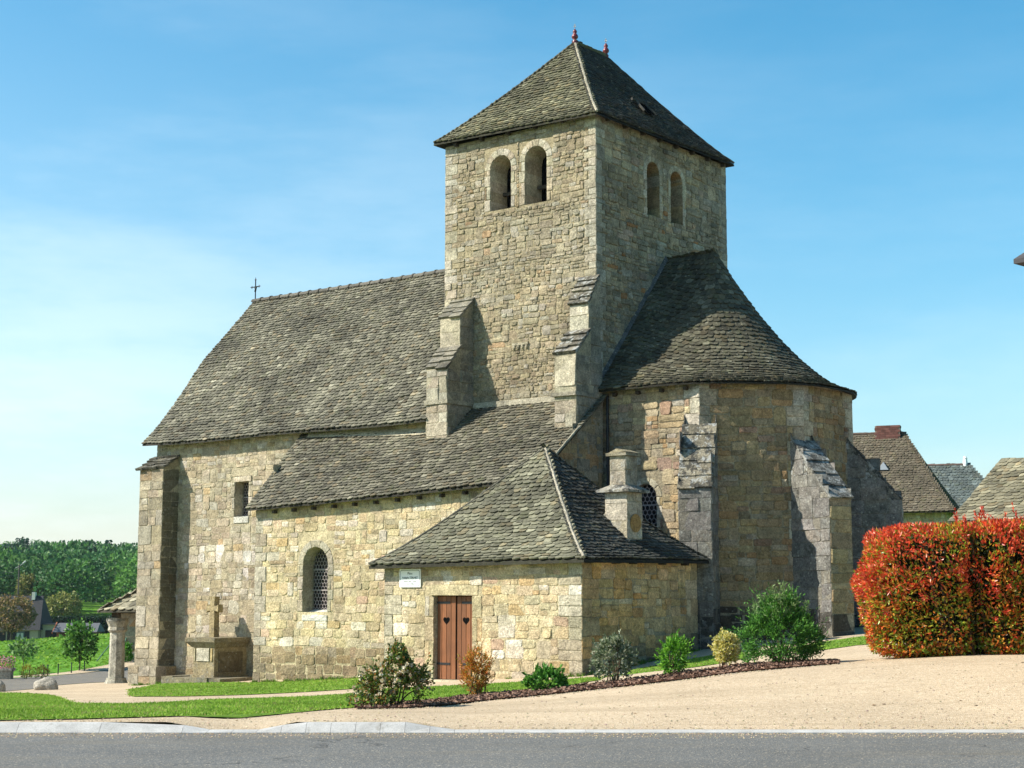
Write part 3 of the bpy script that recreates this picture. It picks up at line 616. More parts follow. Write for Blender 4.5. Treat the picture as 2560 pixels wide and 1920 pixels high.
def hipquad(E0, E1, T0, T1, p=1.0, sag=0.0):
    E0, E1, T0, T1 = (np.array(q, float) for q in (E0, E1, T0, T1))
    def S(a, b):
        e = lerp(E0, E1, a); t = lerp(T0, T1, a); q = lerp(e, t, b); q[2] = e[2] + (t[2] - e[2]) * b ** p
        q[2] -= sag * math.sin(math.pi * a) * math.sin(math.pi * min(1, b + .15)); return q
    return S
def hip_line(name, pts, parent, r=.05, col=(.34, .31, .25), mat='stone'):
    m = MB(); rng = random.Random(9); P = [np.array(q, float) for q in pts]; out = []
    for a, b in zip(P[:-1], P[1:]):
        k = max(2, int(np.linalg.norm(b - a) / .16))
        out += [a + (b - a) * j / k + np.array([rng.gauss(0, .004), rng.gauss(0, .004), .03 + rng.gauss(0, .004)]) for j in range(k)]
    out.append(P[-1]); m.tube(out, [r * .85 * rng.uniform(.9, 1.1) for _ in out], (*col, 0)); return m.build(name, M[mat], parent)

# ------------------------------------------------------------------ the church (local axes: x = east, y = north)
A0 = (1.70, 39.7, 0.0); RZ = -th
def LW(u, v, z=0): return (A0[0] + e2[0] * u + n2[0] * v, A0[1] + e2[1] * u + n2[1] * v, z)
ch = empty('church', A0, RZ, 'old rubble stone church with square bell tower, round apse and stone slate roofs', 'church')
def near_ground(c, k, col2): return tuple(x * (1 - k) + y * k for x, y in zip(c, col2))
# --- nave
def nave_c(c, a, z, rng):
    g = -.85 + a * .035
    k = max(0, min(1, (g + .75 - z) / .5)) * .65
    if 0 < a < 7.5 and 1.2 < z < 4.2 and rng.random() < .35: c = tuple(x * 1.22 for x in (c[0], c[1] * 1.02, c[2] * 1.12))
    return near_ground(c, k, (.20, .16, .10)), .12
mb = MB(); NW0, NE0 = -22.3, -9.0
wl = Wall(mb, (NW0, 5.1), (NE0, 5.1), 11, 'nave')
hs_ = opening(-18.18 - NW0, -17.5 - NW0, 4.76, 5.93, .55, arch=False)
wl.panel([(0, -1.8), (wl.W, -1.8), (wl.W, 7.7), (0, 7.7)], [hs_], MORTAR['nave'])
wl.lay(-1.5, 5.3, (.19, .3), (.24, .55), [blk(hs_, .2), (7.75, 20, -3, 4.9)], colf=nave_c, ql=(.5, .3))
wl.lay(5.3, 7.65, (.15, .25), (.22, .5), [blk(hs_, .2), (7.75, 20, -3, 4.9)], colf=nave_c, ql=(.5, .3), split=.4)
wl.surround(hs_, .2)
w2 = Wall(mb, (NW0, 14.5), (NW0, 5.1), 12, 'nave'); w2.panel([(0, -1.8), (w2.W, -1.8), (w2.W, 7.5), (w2.W / 2, 12.9), (0, 7.5)], (), MORTAR['nave'])
w2.lay(-1.6, 7.5, (.25, .4), (.35, .8), colf=nave_c)
w3 = Wall(mb, (NE0, 14.5), (NW0, 14.5), 13, 'nave'); w3.panel([(0, -1.8), (w3.W, -1.8), (w3.W, 7.5), (0, 7.5)], (), MORTAR['nave'])
mb.build('nave_wall', M['stone'], ch)
grille(wl, hs_, .36, 'slit', ch, .055)
prof = np.array([(4.72, 7.46), (5.0, 7.72), (5.44, 8.18), (6.05, 8.92), (6.5, 9.5), (7.4, 10.75), (8.63, 12.03), (9.8, 13.33)])
pl_ = np.r_[0, np.cumsum(np.hypot(*np.diff(prof, axis=0).T))]; pl_ /= pl_[-1]
def nave_s(a, b):
    k = .55 * (1 - a) + .0 * a                       # the verge of the west end sweeps out a little
    return np.array([-22.55 + 13.3 * a - .12 * (1 - a) * (1 - b), np.interp(b, pl_, prof[:, 0]), np.interp(b, pl_, prof[:, 1]) - .05 * math.sin(math.pi * a) * (1 - .3 * b) - .05 * math.sin(9 * a) * (1 - b) * .6])
rf = roof('nave_roof', nave_s, ch, 54, 21, .185, (.112, .106, .078))
roof('nave_roof', lambda a, b: nave_s(a, b) * np.array([1, -1, 1]) + np.array([0, 19.6, 0]), ch, 20, 22, slates=False)
m = MB(); rng = random.Random(4); u = -22.6
while u < -9.6:
    L = .52; r0, r1 = .13, .155; z = 13.33 - .05 * math.sin(math.pi * (u + 22.55) / 13.3)
    for (ua, ub, rr) in ((u, u + L - .07, r0), (u + L - .07, u + L, r1)):
        vs = [(x, 9.8 + rr * math.cos(math.pi * k / 8), z - .03 + rr * math.sin(math.pi * k / 8)) for x in (ua, ub) for k in range(9)]
        c = rng.uniform(.07, .13); m.add(vs, [(k, k + 1, 10 + k, 9 + k) for k in range(8)] + [list(range(9)), list(range(17, 8, -1))], (c, c * .93, c * .78, .3))
    u += L
m.build('ridge_tiles', M['slate'], ch)
m = MB(); x0, y0, z0 = -22.5, 9.8, 13.4
m.tube([(x0, y0, z0 - .1), (x0, y0, z0 + .80)], .022); m.tube([(x0 - .22, y0, z0 + .50), (x0 + .22, y0, z0 + .50)], .02)
for dx, dz in ((-.22, .50), (.22, .50), (0, .80)):
    for a in range(3):
        t = a * 2.09 + (math.pi / 2 if dx == 0 else (0 if dx > 0 else math.pi)); m.tube([(x0 + dx, y0, z0 + dz), (x0 + dx + .06 * math.cos(t - 0), y0, z0 + dz + .06 * math.sin(t))], .014, seg=5)
m.tube([(x0 - .1, y0, z0 + .5), (x0, y0, z0 + .4), (x0 + .1, y0, z0 + .5)], .014, seg=5); m.tube([(x0 - .02, y0, z0 + .3), (x0 + .03, y0, z0 + .48)], .035, seg=6)
m.build('roof_cross', M['iron'], ch)
# --- stepped buttress against the nave's west corner, with a slate cap
def wall_box(mb, u0, u1, v0, v1, z0, z1, seed, style, lay=None, faces='SEW', ztopE=None, rough=.5, colf=None, colfE=None):
    lay = lay or dict(hr=(.26, .38), wr=(.35, .7), split=.1)
    for f, P, Q in (('S', (u0, v0), (u1, v0)), ('E', (u1, v0), (u1, v1)), ('W', (u0, v1), (u0, v0)), ('N', (u1, v1), (u0, v1))):
        if f not in faces: continue
        W_ = Wall(mb, P, Q, seed + ord(f), style); zt = None; out = [(0, z0), (W_.W, z0), (W_.W, z1), (0, z1)]
        if ztopE and f in 'EW':
            zt = ztopE if f == 'E' else (lambda a, W_=W_: ztopE(W_.W - a)); out = [(0, z0), (W_.W, z0), (W_.W, zt(W_.W)), (0, zt(0))]
        W_.panel(out, (), MORTAR[style]); zmax = max(zt(0), zt(W_.W)) if zt else z1
        W_.lay(z0, zmax, ztop=zt, rough=rough, colf=colfE if (colfE and f == 'E') else colf, **lay)
    mb.add([(u0, v0, z1), (u1, v0, z1), (u1, v1, z1), (u0, v1, z1)], [(0, 1, 2, 3)], (*MORTAR[style], 0))
def cap(mb, u0, u1, v0, z0, v1, z1, t=.09, o=.06, seed=1, n=3, col=(.26, .235, .17), li=.6):
    """sloping weathering of overlapping slabs from the front edge (v0, z0) up to (v1, z1)"""
    rng = random.Random(seed); a, b = np.array([v0 - o, z0]), np.array([v1, z1]); L = np.linalg.norm(b - a); d = (b - a) / L; nn = np.array([-d[1], d[0]])
    if nn[1] < 0: nn = -nn
    for i in range(n):
        p = a + (b - a) * (i / n); q = a + (b - a) * min(1, (i + 1.25) / n); k = rng.uniform(.75, 1.25)
        p = p + nn * .02; uu0, uu1 = u0 - o * rng.uniform(.6, 1.2), u1 + o * rng.uniform(.6, 1.2)
        th_ = t * .55 * rng.uniform(.8, 1.2)
        poly = [(uu0, *(p - nn * .03)), (uu0, *(q - nn * .05)), (uu0, *(q + nn * .01)), (uu0, *(p + nn * th_))]
        # front edge roughened by splitting along u
        m_ = max(2, int((uu1 - uu0) / .35)); xs_ = np.linspace(uu0, uu1, m_ + 1)
        for j in range(m_):
            kk = rng.uniform(.65, 1.25) * k * .8; off = rng.uniform(-.07, .05)
            pj = p - d * off
            pr = [(xs_[j], *(pj - nn * .03)), (xs_[j], *(q - nn * .05)), (xs_[j], *(q + nn * .01)), (xs_[j], *(pj + nn * th_))]
            mb.prism(pr, (xs_[j + 1] - xs_[j] - .006, 0, 0), (col[0] * kk, col[1] * kk, col[2] * kk, li))
mb = MB()
wall_box(mb, -22.35, -21.1, 4.4, 5.15, -1.7, 6.5, 31, 'nave', colf=lambda c, a, z, r: (near_ground(c, .45 if r.random() < .5 else .15, (.22, .20, .14)), .35), colfE=lambda c, a, z, r: (near_ground(c, .75, (.07, .07, .045)), .4))  # stones of the east side darkened in colour as painted shade
wall_box(mb, -22.5, -21.0, 4.25, 5.15, -1.75, -.28, 32, 'nave', colf=lambda c, a, z, r: (near_ground(c, .4, (.2, .17, .11)), .3))
mb.prism([(-22.35, 4.4, 6.5), (-22.35, 5.15, 6.5), (-22.35, 5.15, 7.0)], (1.25, 0, 0), (.3, .26, .17, .2))
cap(mb, -22.35, -21.1, 4.4, 6.5, 5.12, 7.02, .09, .09, 5, 4, (.13, .12, .09))
mb.build('buttress', M['stone'], ch)
# --- side aisle
mb = MB(); AU0, AU1 = -14.82, -3.6
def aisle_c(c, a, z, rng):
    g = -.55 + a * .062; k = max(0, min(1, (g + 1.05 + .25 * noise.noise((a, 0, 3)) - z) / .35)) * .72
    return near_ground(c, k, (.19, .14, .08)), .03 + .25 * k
wl = Wall(mb, (AU0, 3), (AU1, 3), 41, 'annex')
hw = opening(-12.68 - AU0, -11.63 - AU0, 1.62, 3.58, .5, nv=5)
wl.panel([(0, -1.6), (wl.W, -1.6), (wl.W, 5.42), (0, 5.0)], [hw], MORTAR['annex'])
zt = lambda a: 4.84 + .04 * a
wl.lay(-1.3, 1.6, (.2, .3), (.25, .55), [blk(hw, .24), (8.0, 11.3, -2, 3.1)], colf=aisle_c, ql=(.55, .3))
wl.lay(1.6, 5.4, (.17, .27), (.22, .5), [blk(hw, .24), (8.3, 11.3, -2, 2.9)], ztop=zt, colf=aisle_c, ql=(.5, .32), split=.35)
wl.surround(hw, .24, sill=False)
wl.mb.prism([wl.p(hw['s0'], 1.36, .03), wl.p(hw['s1'], 1.36, .03), wl.p(hw['s1'], 1.52, .03), wl.p(hw['s0'], 1.52, .03)], wl.n * -.1, (.5, .49, .43, 0))
wl.mb.add([wl.p(hw['s0'] + .002, 1.52, .03), wl.p(hw['s1'] - .002, 1.52, .03), wl.p(hw['s1'] - .002, 1.70, -.47), wl.p(hw['s0'] + .002, 1.70, -.47)], [(0, 1, 2, 3)], (.5, .49, .43, 0))
ae = Wall(mb, (AU1, 3), (AU1, 6), 42, 'apse'); ae.panel([(0, -.5), (3, -.5), (3, 7.75), (2.1, 7.2), (0, 5.42)], (), MORTAR['apse'])
ae.lay(2.5, 7.7, (.2, .3), (.3, .6), ztop=lambda a: 5.3 + .8 * a)
aw = Wall(mb, (AU0, 5.1), (AU0, 3), 43, 'annex'); aw.panel([(0, -1.8), (aw.W, -1.8), (aw.W, 5.0), (0, 7.3)], (), MORTAR['annex']); aw.lay(-1.6, 7.2, (.2, .3), (.3, .6), ztop=lambda a: 7.2 - a * 1.05)
mb.build('aisle_wall', M['stone'], ch)
grille(wl, hw, .42, 'arched', ch, .062)
def z5(u): return np.interp(u, [-14.9, -9.2, -3.45], [7.38, 7.13, 7.12])
def ze(u): return np.interp(u, [-14.9, -3.45], [4.82, 5.27]) - .03 * math.sin((u + 14.9) / 11.4 * math.pi)
def aisle_s(u0, u1, up):
    def S(a, b):
        u = u0 + (u1 - u0) * a
        if up: t = b * 3.28; v = 2.72 + t; z = np.interp(v, [2.72, 5.1, 6.0], [ze(u), z5(u), 7.86])
        else: v = 2.72 + b * 2.40; z = ze(u) + (z5(u) - ze(u)) * b
        return np.array([u, v, z])
    return S
roof('aisle_roof', aisle_s(-14.98, -9.22, 0), ch, 24, 44, .195, (.098, .091, .066), na=20)
roof('aisle_roof', aisle_s(-9.22, -3.45, 1), ch, 30, 45, .195, (.098, .091, .066), na=20)
m = MB()                                                   # mortar fillets where the lean-to meets the walls, beam ends under its eave
m.prism([(-14.6, 5.12, 7.29), (-14.6, 4.92, 7.23), (-14.6, 5.09, 7.44)], (5.3, 0, -.23), (.5, .45, .33, 0)); 
m.build('roof_fillet', M['stone'], ch)
def beam_ends(name, pts, d, parent):
    d = np.array(d, float); s = np.array([-d[1], d[0], 0]); o = None
    for p in pts:
        if o is None: m = MB(); q = np.zeros(3); m.prism([q - s * .045, q + s * .045, q + s * .045 + [0, 0, .1], q - s * .045 + [0, 0, .1]], d * .22, (.05, .04, .03, 0)); o = m.build(name, M['any'], parent)
        else: o = o.copy(); C.objects.link(o); o.parent = parent
        o.location = p
beam_ends('rafter_end', [(u, 3.05, ze(u) - .20) for u in np.arange(-13.9, -4.2, .86)], (0, -1, 0), ch)
# --- tower
TU0, TU1, TV0, TV1, TZ = -9.6, -3.75, 6.0, 13.45, 16.32
mb = MB()
def tow_c(c, a, z, rng):
    n_ = noise.noise((a * .35, z * .35, 7)); k = .12 + max(0, n_) * .7; c = near_ground(c, k, (.37, .36, .30))
    return c, .22 + .2 * max(0, n_)
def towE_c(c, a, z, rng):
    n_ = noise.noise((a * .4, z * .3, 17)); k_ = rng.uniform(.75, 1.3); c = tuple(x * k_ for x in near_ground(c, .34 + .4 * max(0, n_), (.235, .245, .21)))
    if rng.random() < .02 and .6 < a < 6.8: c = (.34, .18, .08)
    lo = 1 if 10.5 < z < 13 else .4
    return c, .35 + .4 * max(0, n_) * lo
wl = Wall(mb, (TU0, TV0), (TU1, TV0), 51, 'tower')
h1 = opening(-7.76 - TU0, -6.95 - TU0, 13.95, 15.66, .85, lit=1); h2 = opening(-6.39 - TU0, -5.57 - TU0, 13.95, 15.72, .85, lit=1)
wl.panel([(0, 4), (wl.W, 4), (wl.W, TZ), (0, TZ)], [h1, h2], MORTAR['tower'])
bl = [blk(h1, .24, 0), blk(h2, .24, 0)]
wl.lay(6.8, 12.2, (.085, .19), (.14, .42), colf=tow_c, ql=(.5, .28), qr=(.42, .26), split=.3, relief=(.008, .038), rough=1.35)
wl.lay(12.2, TZ - .03, (.10, .2), (.15, .42), bl, colf=tow_c, ql=(.5, .28), qr=(.42, .26), split=.3, relief=(.008, .038), rough=1.35)
wl.surround(h1, .24, False); wl.surround(h2, .24, False)
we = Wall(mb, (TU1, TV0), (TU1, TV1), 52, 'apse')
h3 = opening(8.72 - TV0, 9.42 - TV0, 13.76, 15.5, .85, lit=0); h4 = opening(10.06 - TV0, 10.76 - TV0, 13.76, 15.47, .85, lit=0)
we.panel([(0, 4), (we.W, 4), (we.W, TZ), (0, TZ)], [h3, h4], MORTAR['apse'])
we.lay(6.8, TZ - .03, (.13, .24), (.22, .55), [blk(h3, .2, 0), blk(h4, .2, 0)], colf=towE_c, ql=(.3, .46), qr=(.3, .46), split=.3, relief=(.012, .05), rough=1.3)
we.surround(h3, .2, False); we.surround(h4, .2, False)
for P, Q, sd in (((TU1, TV1), (TU0, TV1), 53), ((TU0, TV1), (TU0, TV0), 54)):
    W_ = Wall(mb, P, Q, sd, 'tower'); W_.panel([(0, 4), (W_.W, 4), (W_.W, TZ), (0, TZ)], (), MORTAR['tower']); W_.lay(10, TZ - .03, (.22, .35), (.3, .7), colf=tow_c, ql=(.28, .5), qr=(.3, .46))
tw = mb.build('tower_wall', M['stone'], ch)
for W_, h in ((wl, h1), (wl, h2), (we, h3), (we, h4)): m = MB(); fill_hole(m, W_, h, .83); m.build('belfry_dark_panel', M['dark'], ch)  # near-black panels close the holes and stand in for inner shade
for W_, h in ((wl, h1), (wl, h2), (we, h3), (we, h4)):
    m = MB()
    for zz in (h['z0'] + .6,): m.prism([W_.p(h['s0'], zz, -.72), W_.p(h['s1'], zz, -.72), W_.p(h['s1'], zz, -.6), W_.p(h['s0'], zz, -.6)], (0, 0, .1), (.06, .05, .04, 0))
    m.tube([W_.p((h['s0'] + h['s1']) / 2 + .12, h['z0'], -.68), W_.p((h['s0'] + h['s1']) / 2 + .12, h['z1'] - .1, -.68)], .05, (.05, .04, .035))
    m.build('belfry_frame', M['any'], ch)
EZ = 16.38; ec = dict(SW=(-9.88, 5.72, EZ + .05), SE=(-3.5, 5.72, EZ - .12), NE=(-3.5, 13.62, EZ - .02), NW=(-9.88, 13.62, EZ))
RA, RB_ = (-6.7, 9.04, 19.98), (-6.7, 10.8, 19.98)
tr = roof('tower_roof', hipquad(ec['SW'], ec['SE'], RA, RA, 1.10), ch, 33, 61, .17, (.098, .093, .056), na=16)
roof('tower_roof', hipquad(ec['SE'], ec['NE'], RA, RB_, 1.10), ch, 33, 62, .17, (.034, .034, .028), na=16)  # east slope: slate tint lowered, shade put into the colour
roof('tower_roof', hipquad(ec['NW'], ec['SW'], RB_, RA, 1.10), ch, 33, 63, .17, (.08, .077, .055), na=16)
roof('tower_roof', hipquad(ec['NE'], ec['NW'], RB_, RB_, 1.10), ch, 14, 64, slates=False, na=16)
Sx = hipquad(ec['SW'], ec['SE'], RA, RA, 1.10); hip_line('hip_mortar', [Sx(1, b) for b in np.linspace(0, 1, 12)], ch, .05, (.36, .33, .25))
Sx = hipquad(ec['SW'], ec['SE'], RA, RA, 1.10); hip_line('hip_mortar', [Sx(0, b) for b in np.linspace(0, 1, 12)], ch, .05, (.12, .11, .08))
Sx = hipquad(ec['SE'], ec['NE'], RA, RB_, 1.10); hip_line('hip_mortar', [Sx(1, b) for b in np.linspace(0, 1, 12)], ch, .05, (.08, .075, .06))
hip_line('verge_mortar', [(-3.44, v_, np.interp(v_, [2.72, 5.1], [5.30, 7.14])) for v_ in np.linspace(2.75, 4.72, 8)], ch, .045, (.34, .31, .23))
hip_line('ridge_tiles', [RA, RB_], ch, .09, (.10, .11, .06), 'slate')
for q in (RA, RB_):
    m = MB(); m.lathe([(r_ * .68, z_ * .66) for r_, z_ in ((.10, -.15), (.14, .04), (.10, .14), (.075, .18), (.15, .26), (.165, .34), (.12, .44), (.07, .49), (.11, .56), (.10, .62), (.05, .68), (.035, .72))], q, seg=12)
    fo = m.build('finial', M['glaze'], ch, smooth=True)
    m = MB(); x, y, z = q[0], q[1], q[2] + .46
    m.tube([(x, y, z), (x, y, z + .18)], .012, seg=5)
    for k in range(4): t = k * math.pi / 2; m.tube([(x, y, z + .07), (x + .05 * math.cos(t), y + .05 * math.sin(t), z + .11)], .012, seg=5)
    m.lathe([(.002, -.03), (.03, 0), (.002, .03)], (x, y, z + .16), seg=6); m.build('finial_cross', M['zinc'], fo)
# small hatch in the east slope of the tower roof
Sx = hipquad(ec['SE'], ec['NE'], RA, RB_, 1.10); m = MB(); c0 = Sx(.47, .30); c1 = Sx(.58, .30); c2 = Sx(.57, .42); c3 = Sx(.47, .42)
m.add([c0 + [.1, 0, .08], c1 + [.1, 0, .08], c2 + [.1, 0, .08], c3 + [.1, 0, .08]], [(0, 1, 2, 3)], (.004, .004, .004, 0))  # near-black sheet painting the shade inside the hatch
hatch = m.build('roof_hatch', M['dark'], ch); m = MB(); kk = (.05, .048, .044, .3)
for p, q, r_ in ((c0, c3, .06), (c1, c2, .05), (c3 - [0, .2, 0], c2 + [0, .2, 0], .07)): m.tube([p + [.1, 0, .1], q + [.1, 0, .1]], r_ * .7, kk)
m.build('hatch_frame', M['slate'], hatch)
beam_ends('rafter_end', [(u, TV0 + .05, TZ - .08) for u in np.arange(-9.1, -4, 1.05)], (0, -1, 0), ch)
beam_ends('rafter_end', [(TU1 - .05, v, TZ - .12) for v in np.arange(6.5, 13.4, .95)], (1, 0, 0), ch)
# carved corbel on the tower and the string course above the aisle roof
m = MB(); m.prism([(-6.86, 5.93, 9.63), (-6.26, 5.93, 9.63), (-6.26, 6.02, 9.63), (-6.86, 6.02, 9.63)], (0, 0, .07), (.40, .36, .26, .1))
for k in range(4): m.lathe([(.035, 0), (.055, .05), (.05, .10), (.02, .12)], (-6.80 + .16 * k, 5.97, 9.52), (.38, .34, .25, .1), 8)
m.build('corbel_table', M['stone'], ch)
m = MB(); rng = random.Random(2); u = -8.35
while u < -4.45:
    L = rng.uniform(.4, .8); k = rng.uniform(.85, 1.15); m.prism([(u, 5.86, 7.80), (u, 6.02, 7.76), (u, 6.02, 8.0), (u, 5.9, 7.97)], (min(L, -4.45 - u) - .008, 0, 0), (.36 * k, .33 * k, .25 * k, .3)); u += L
m.build('string_course', M['stone'], ch)
# --- two stepped buttresses on the tower's south face
ashlar = dict(hr=(.3, .42), wr=(.4, .8), split=.05)
bc = lambda c, a, z, r: (tuple(x * 1.05 for x in c), .15)
be = lambda c, a, z, r: (near_ground(c, .5, (.13, .125, .10)), .45)  # east faces: shade mixed into the stone colour
mb = MB(); u0, u1 = -9.26, -8.42
wall_box(mb, u0, u1, 4.75, 6.05, 5.6, 8.95, 71, 'ash', ashlar, colf=bc, colfE=be); cap(mb, u0, u1, 4.75, 8.95, 5.4, 9.75, .10, .03, 3, 4, (.30, .275, .215), .6)
mb.prism([(u0 - .05, 4.69, 7.88), (u1 + .05, 4.69, 7.88), (u1 + .05, 6.0, 7.88), (u0 - .05, 6.0, 7.88)], (0, 0, .12), (.36, .33, .25, .3))
wall_box(mb, u0 + .02, u1 - .02, 5.36, 6.05, 8.9, 10.62, 72, 'ash', ashlar, colf=bc, colfE=be)
mb.prism([(u0 + .02, 5.36, 10.62), (u0 + .02, 6.05, 10.62), (u0 + .02, 6.05, 11.3)], (u1 - u0 - .04, 0, 0), (.36, .32, .22, 0))
mb.prism([(u0 + .01, 4.75, 8.95), (u0 + .01, 5.4, 8.95), (u0 + .01, 5.4, 9.72)], (u1 - u0 - .02, 0, 0), (.36, .32, .22, 0))
cap(mb, u0, u1, 5.36, 10.62, 6.02, 11.32, .07, .05, 4, 4, (.28, .26, .20), .6); mb.build('buttress', M['stone'], ch)
mb = MB(); u0, u1 = -4.36, -3.60
wall_box(mb, u0, u1, 4.75, 6.05, 5.6, 8.95, 73, 'ash', ashlar, colf=bc, colfE=be)
mb.prism([(u0 - .09, 4.66, 7.76), (u1 + .04, 4.66, 7.76), (u1 + .04, 6.0, 7.76), (u0 - .09, 6.0, 7.76)], (0, 0, .11), (.33, .30, .23, .5))
mb.prism([(u0 + .01, 4.75, 8.95), (u0 + .01, 5.5, 8.95), (u0 + .01, 5.5, 9.75)], (u1 - u0 - .02, 0, 0), (.36, .32, .22, .3))
cap(mb, u0, u1, 4.75, 8.95, 5.48, 9.78, .12, .04, 8, 4, (.28, .255, .20), .95)
wall_box(mb, u0 + .03, u1 - .06, 5.46, 6.05, 8.9, 10.5, 74, 'ash', ashlar, colf=bc, colfE=be)
mb.prism([(u0 + .03, 5.46, 10.5), (u0 + .03, 6.05, 10.5), (u0 + .03, 6.05, 11.4)], (u1 - u0 - .09, 0, 0), (.34, .30, .22, .3))
cap(mb, u0 + .03, u1 - .06, 5.46, 10.5, 6.0, 11.45, .11, .05, 7, 5, (.26, .24, .185), .95); mb.build('buttress', M['stone'], ch)
m = MB(); m.tube([(-3.46, 6.09, 7.9), (-3.46, 6.09, 2.5)], .04, seg=8)
for z in np.arange(2.8, 8, .5): m.lathe([(.052, 0), (.052, .05)], (-3.46, 6.09, z), seg=8)
m.build('drainpipe', M['iron'], ch)
# --- choir and three-sided apse
mb = MB(); CV = 6.2; s8 = 2.98
cor = [(-3.75, CV), (-.42, CV), (1.69, 8.31), (1.69, 11.29), (-.42, 13.4), (-3.75, 13.4)]
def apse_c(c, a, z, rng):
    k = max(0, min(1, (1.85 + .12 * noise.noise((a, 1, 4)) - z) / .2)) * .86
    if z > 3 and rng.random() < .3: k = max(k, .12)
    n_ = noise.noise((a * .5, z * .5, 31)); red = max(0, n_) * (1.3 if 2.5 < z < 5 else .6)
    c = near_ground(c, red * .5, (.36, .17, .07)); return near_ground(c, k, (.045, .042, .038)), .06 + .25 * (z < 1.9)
def choir_c(c, a, z, rng): c, al = apse_c(c, a, z, rng); return tuple(x * y for x, y in zip(c, (1.22, 1.28, 1.4))), al
for i in range(5):
    W_ = Wall(mb, cor[i], cor[i + 1], 80 + i, 'apse'); holes = []
    if i == 0: hc = opening(-2.62 + 3.75, -1.87 + 3.75, 4.0, 5.25, .35, nv=5); holes = [hc]; wc = W_
    W_.panel([(0, -.5), (W_.W, -.5), (W_.W, 8.05), (0, 8.05)], holes, MORTAR['apse'])
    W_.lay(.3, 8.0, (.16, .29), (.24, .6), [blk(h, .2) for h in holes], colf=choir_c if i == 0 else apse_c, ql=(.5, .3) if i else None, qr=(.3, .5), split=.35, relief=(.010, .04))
    for h in holes: W_.surround(h, .2)
mb.build('apse_wall', M['stone'], ch)
grille(wc, hc, .12, 'choir', ch, .072)
def radial(cx_, cy_, ang, d, wdt, ztop, zlow, seed, zc, front='dark'):
    """radial buttress at a corner: built square-on, then turned about the corner"""
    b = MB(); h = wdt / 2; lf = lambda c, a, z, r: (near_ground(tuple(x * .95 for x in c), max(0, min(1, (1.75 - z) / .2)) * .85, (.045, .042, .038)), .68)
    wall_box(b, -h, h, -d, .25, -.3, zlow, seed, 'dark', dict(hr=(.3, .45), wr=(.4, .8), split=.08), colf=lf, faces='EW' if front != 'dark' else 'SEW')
    if front != 'dark': wall_box(b, -h, h, -d - .002, .2, -.3, zlow, seed, front, dict(hr=(.3, .45), wr=(.4, .8), split=.08), colf=lambda c, a, z, r: (lf(c, a, z, r)[0], .15), faces='S')
    for f in (-h, h - .02): b.prism([(f, -d, zlow), (f, .25, zlow), (f, .25, ztop + .4), (f, 0, ztop)], (.02, 0, 0), (.2, .19, .16, 1))
    for P, Q, fl in (((h, -d), (h, .2), 0), ((-h, .2), (-h, -d), 1)):
        W_ = Wall(b, P, Q, seed + 5 + fl, 'dark'); s_ = (ztop - zlow) / d
        W_.lay(zlow, ztop, (.28, .4), (.35, .7), ztop=(lambda a: zlow + a * s_ - .05) if not fl else (lambda a: zlow + (W_.W - a) * s_ - .05), colf=lf, rough=.5)
    cap(b, -h, h, -d, zlow, .02, ztop, .055, .035, seed, 5, zc, 1.0)
    if seed == 91:                                        # cap of big lichened slabs reads as two long faces
        pass
    o = b.build('buttress', M['stone'], ch); o.location = (cx_, cy_, 0); o.rotation_euler = (0, 0, ang); return o
radial(-.42, 6.2, R(22.5), .95, .90, 6.85, 5.0, 91, (.30, .27, .20))
radial(1.69, 8.31, R(67.5), 1.45, .76, 6.42, 4.75, 92, (.24, .24, .22), 'apse')
radial(1.69, 11.29, R(112.5), 1.35, .8, 6.5, 4.85, 93, (.16, .16, .15))
# choir roof: ruled from a flat ridge to the eave, which sweeps round the apse
ov = .36
def offs(P, d):
    out = []
    for i, p in enumerate(P):
        p = np.array(p); a = p - np.array(P[i - 1]) if i else np.array(P[1]) - p; b = np.array(P[i + 1]) - p if i < len(P) - 1 else a
        a, b = a / np.linalg.norm(a), b / np.linalg.norm(b); n_ = np.array([a[1] + b[1], -a[0] - b[0]]); n_ /= np.linalg.norm(n_); out.append(p + n_ * d / max(.5, n_.dot([a[1], -a[0]])))
    return out
ev = offs(cor, ov); ev[0][0] = ev[-1][0] = -3.70; pts = [ev[0]]
for i in range(1, 5):                                       # round the corners of the eave
    p, a, b = ev[i], ev[i - 1], ev[i + 1]; da, db = (a - p) / np.linalg.norm(a - p), (b - p) / np.linalg.norm(b - p); r_ = 1.25
    for k in range(9): t = k / 8; pts.append((1 - t) ** 2 * (p + da * r_) + 2 * t * (1 - t) * p + t * t * (p + db * r_))
pts.append(ev[5]); pts = np.array(pts); el = np.r_[0, np.cumsum(np.linalg.norm(np.diff(pts, axis=0), axis=1))]; el /= el[-1]
def choir_s(a, b):
    q = np.array([np.interp(a, el, pts[:, 0]), np.interp(a, el, pts[:, 1])]); tu = min(-2.0, -3.75 + 1.75 * (q[0] + 3.75) / 3.3)
    k = max(0, min(1, (q[0] + 3.4) / 2.6)); p = 1.04 + .52 * k; eh = 8.02 - .0 * k
    return np.array([*(q * (1 - b) + np.array([tu, 9.78]) * b), eh + (12.5 - eh) * b ** p])
roof('apse_roof', choir_s, ch, 36, 65, .20, (.064, .060, .040), na=60)
m = MB()
for v, z in zip(np.linspace(5.9, 9.7, 24)[:-1], np.linspace(8.1, 12.5, 24)[:-1]): m.prism([(-3.76, v, z - .05), (-3.64, v, z - .02), (-3.72, v, z + .13)], (0, .172, .2), (.10, .10, .10, .5))
m.build('roof_fillet', M['stone'], ch)
beam_ends('rafter_end', [(u, 6.25, 7.82) for u in np.arange(-3.2, -.4, .8)], (0, -1, 0), ch)
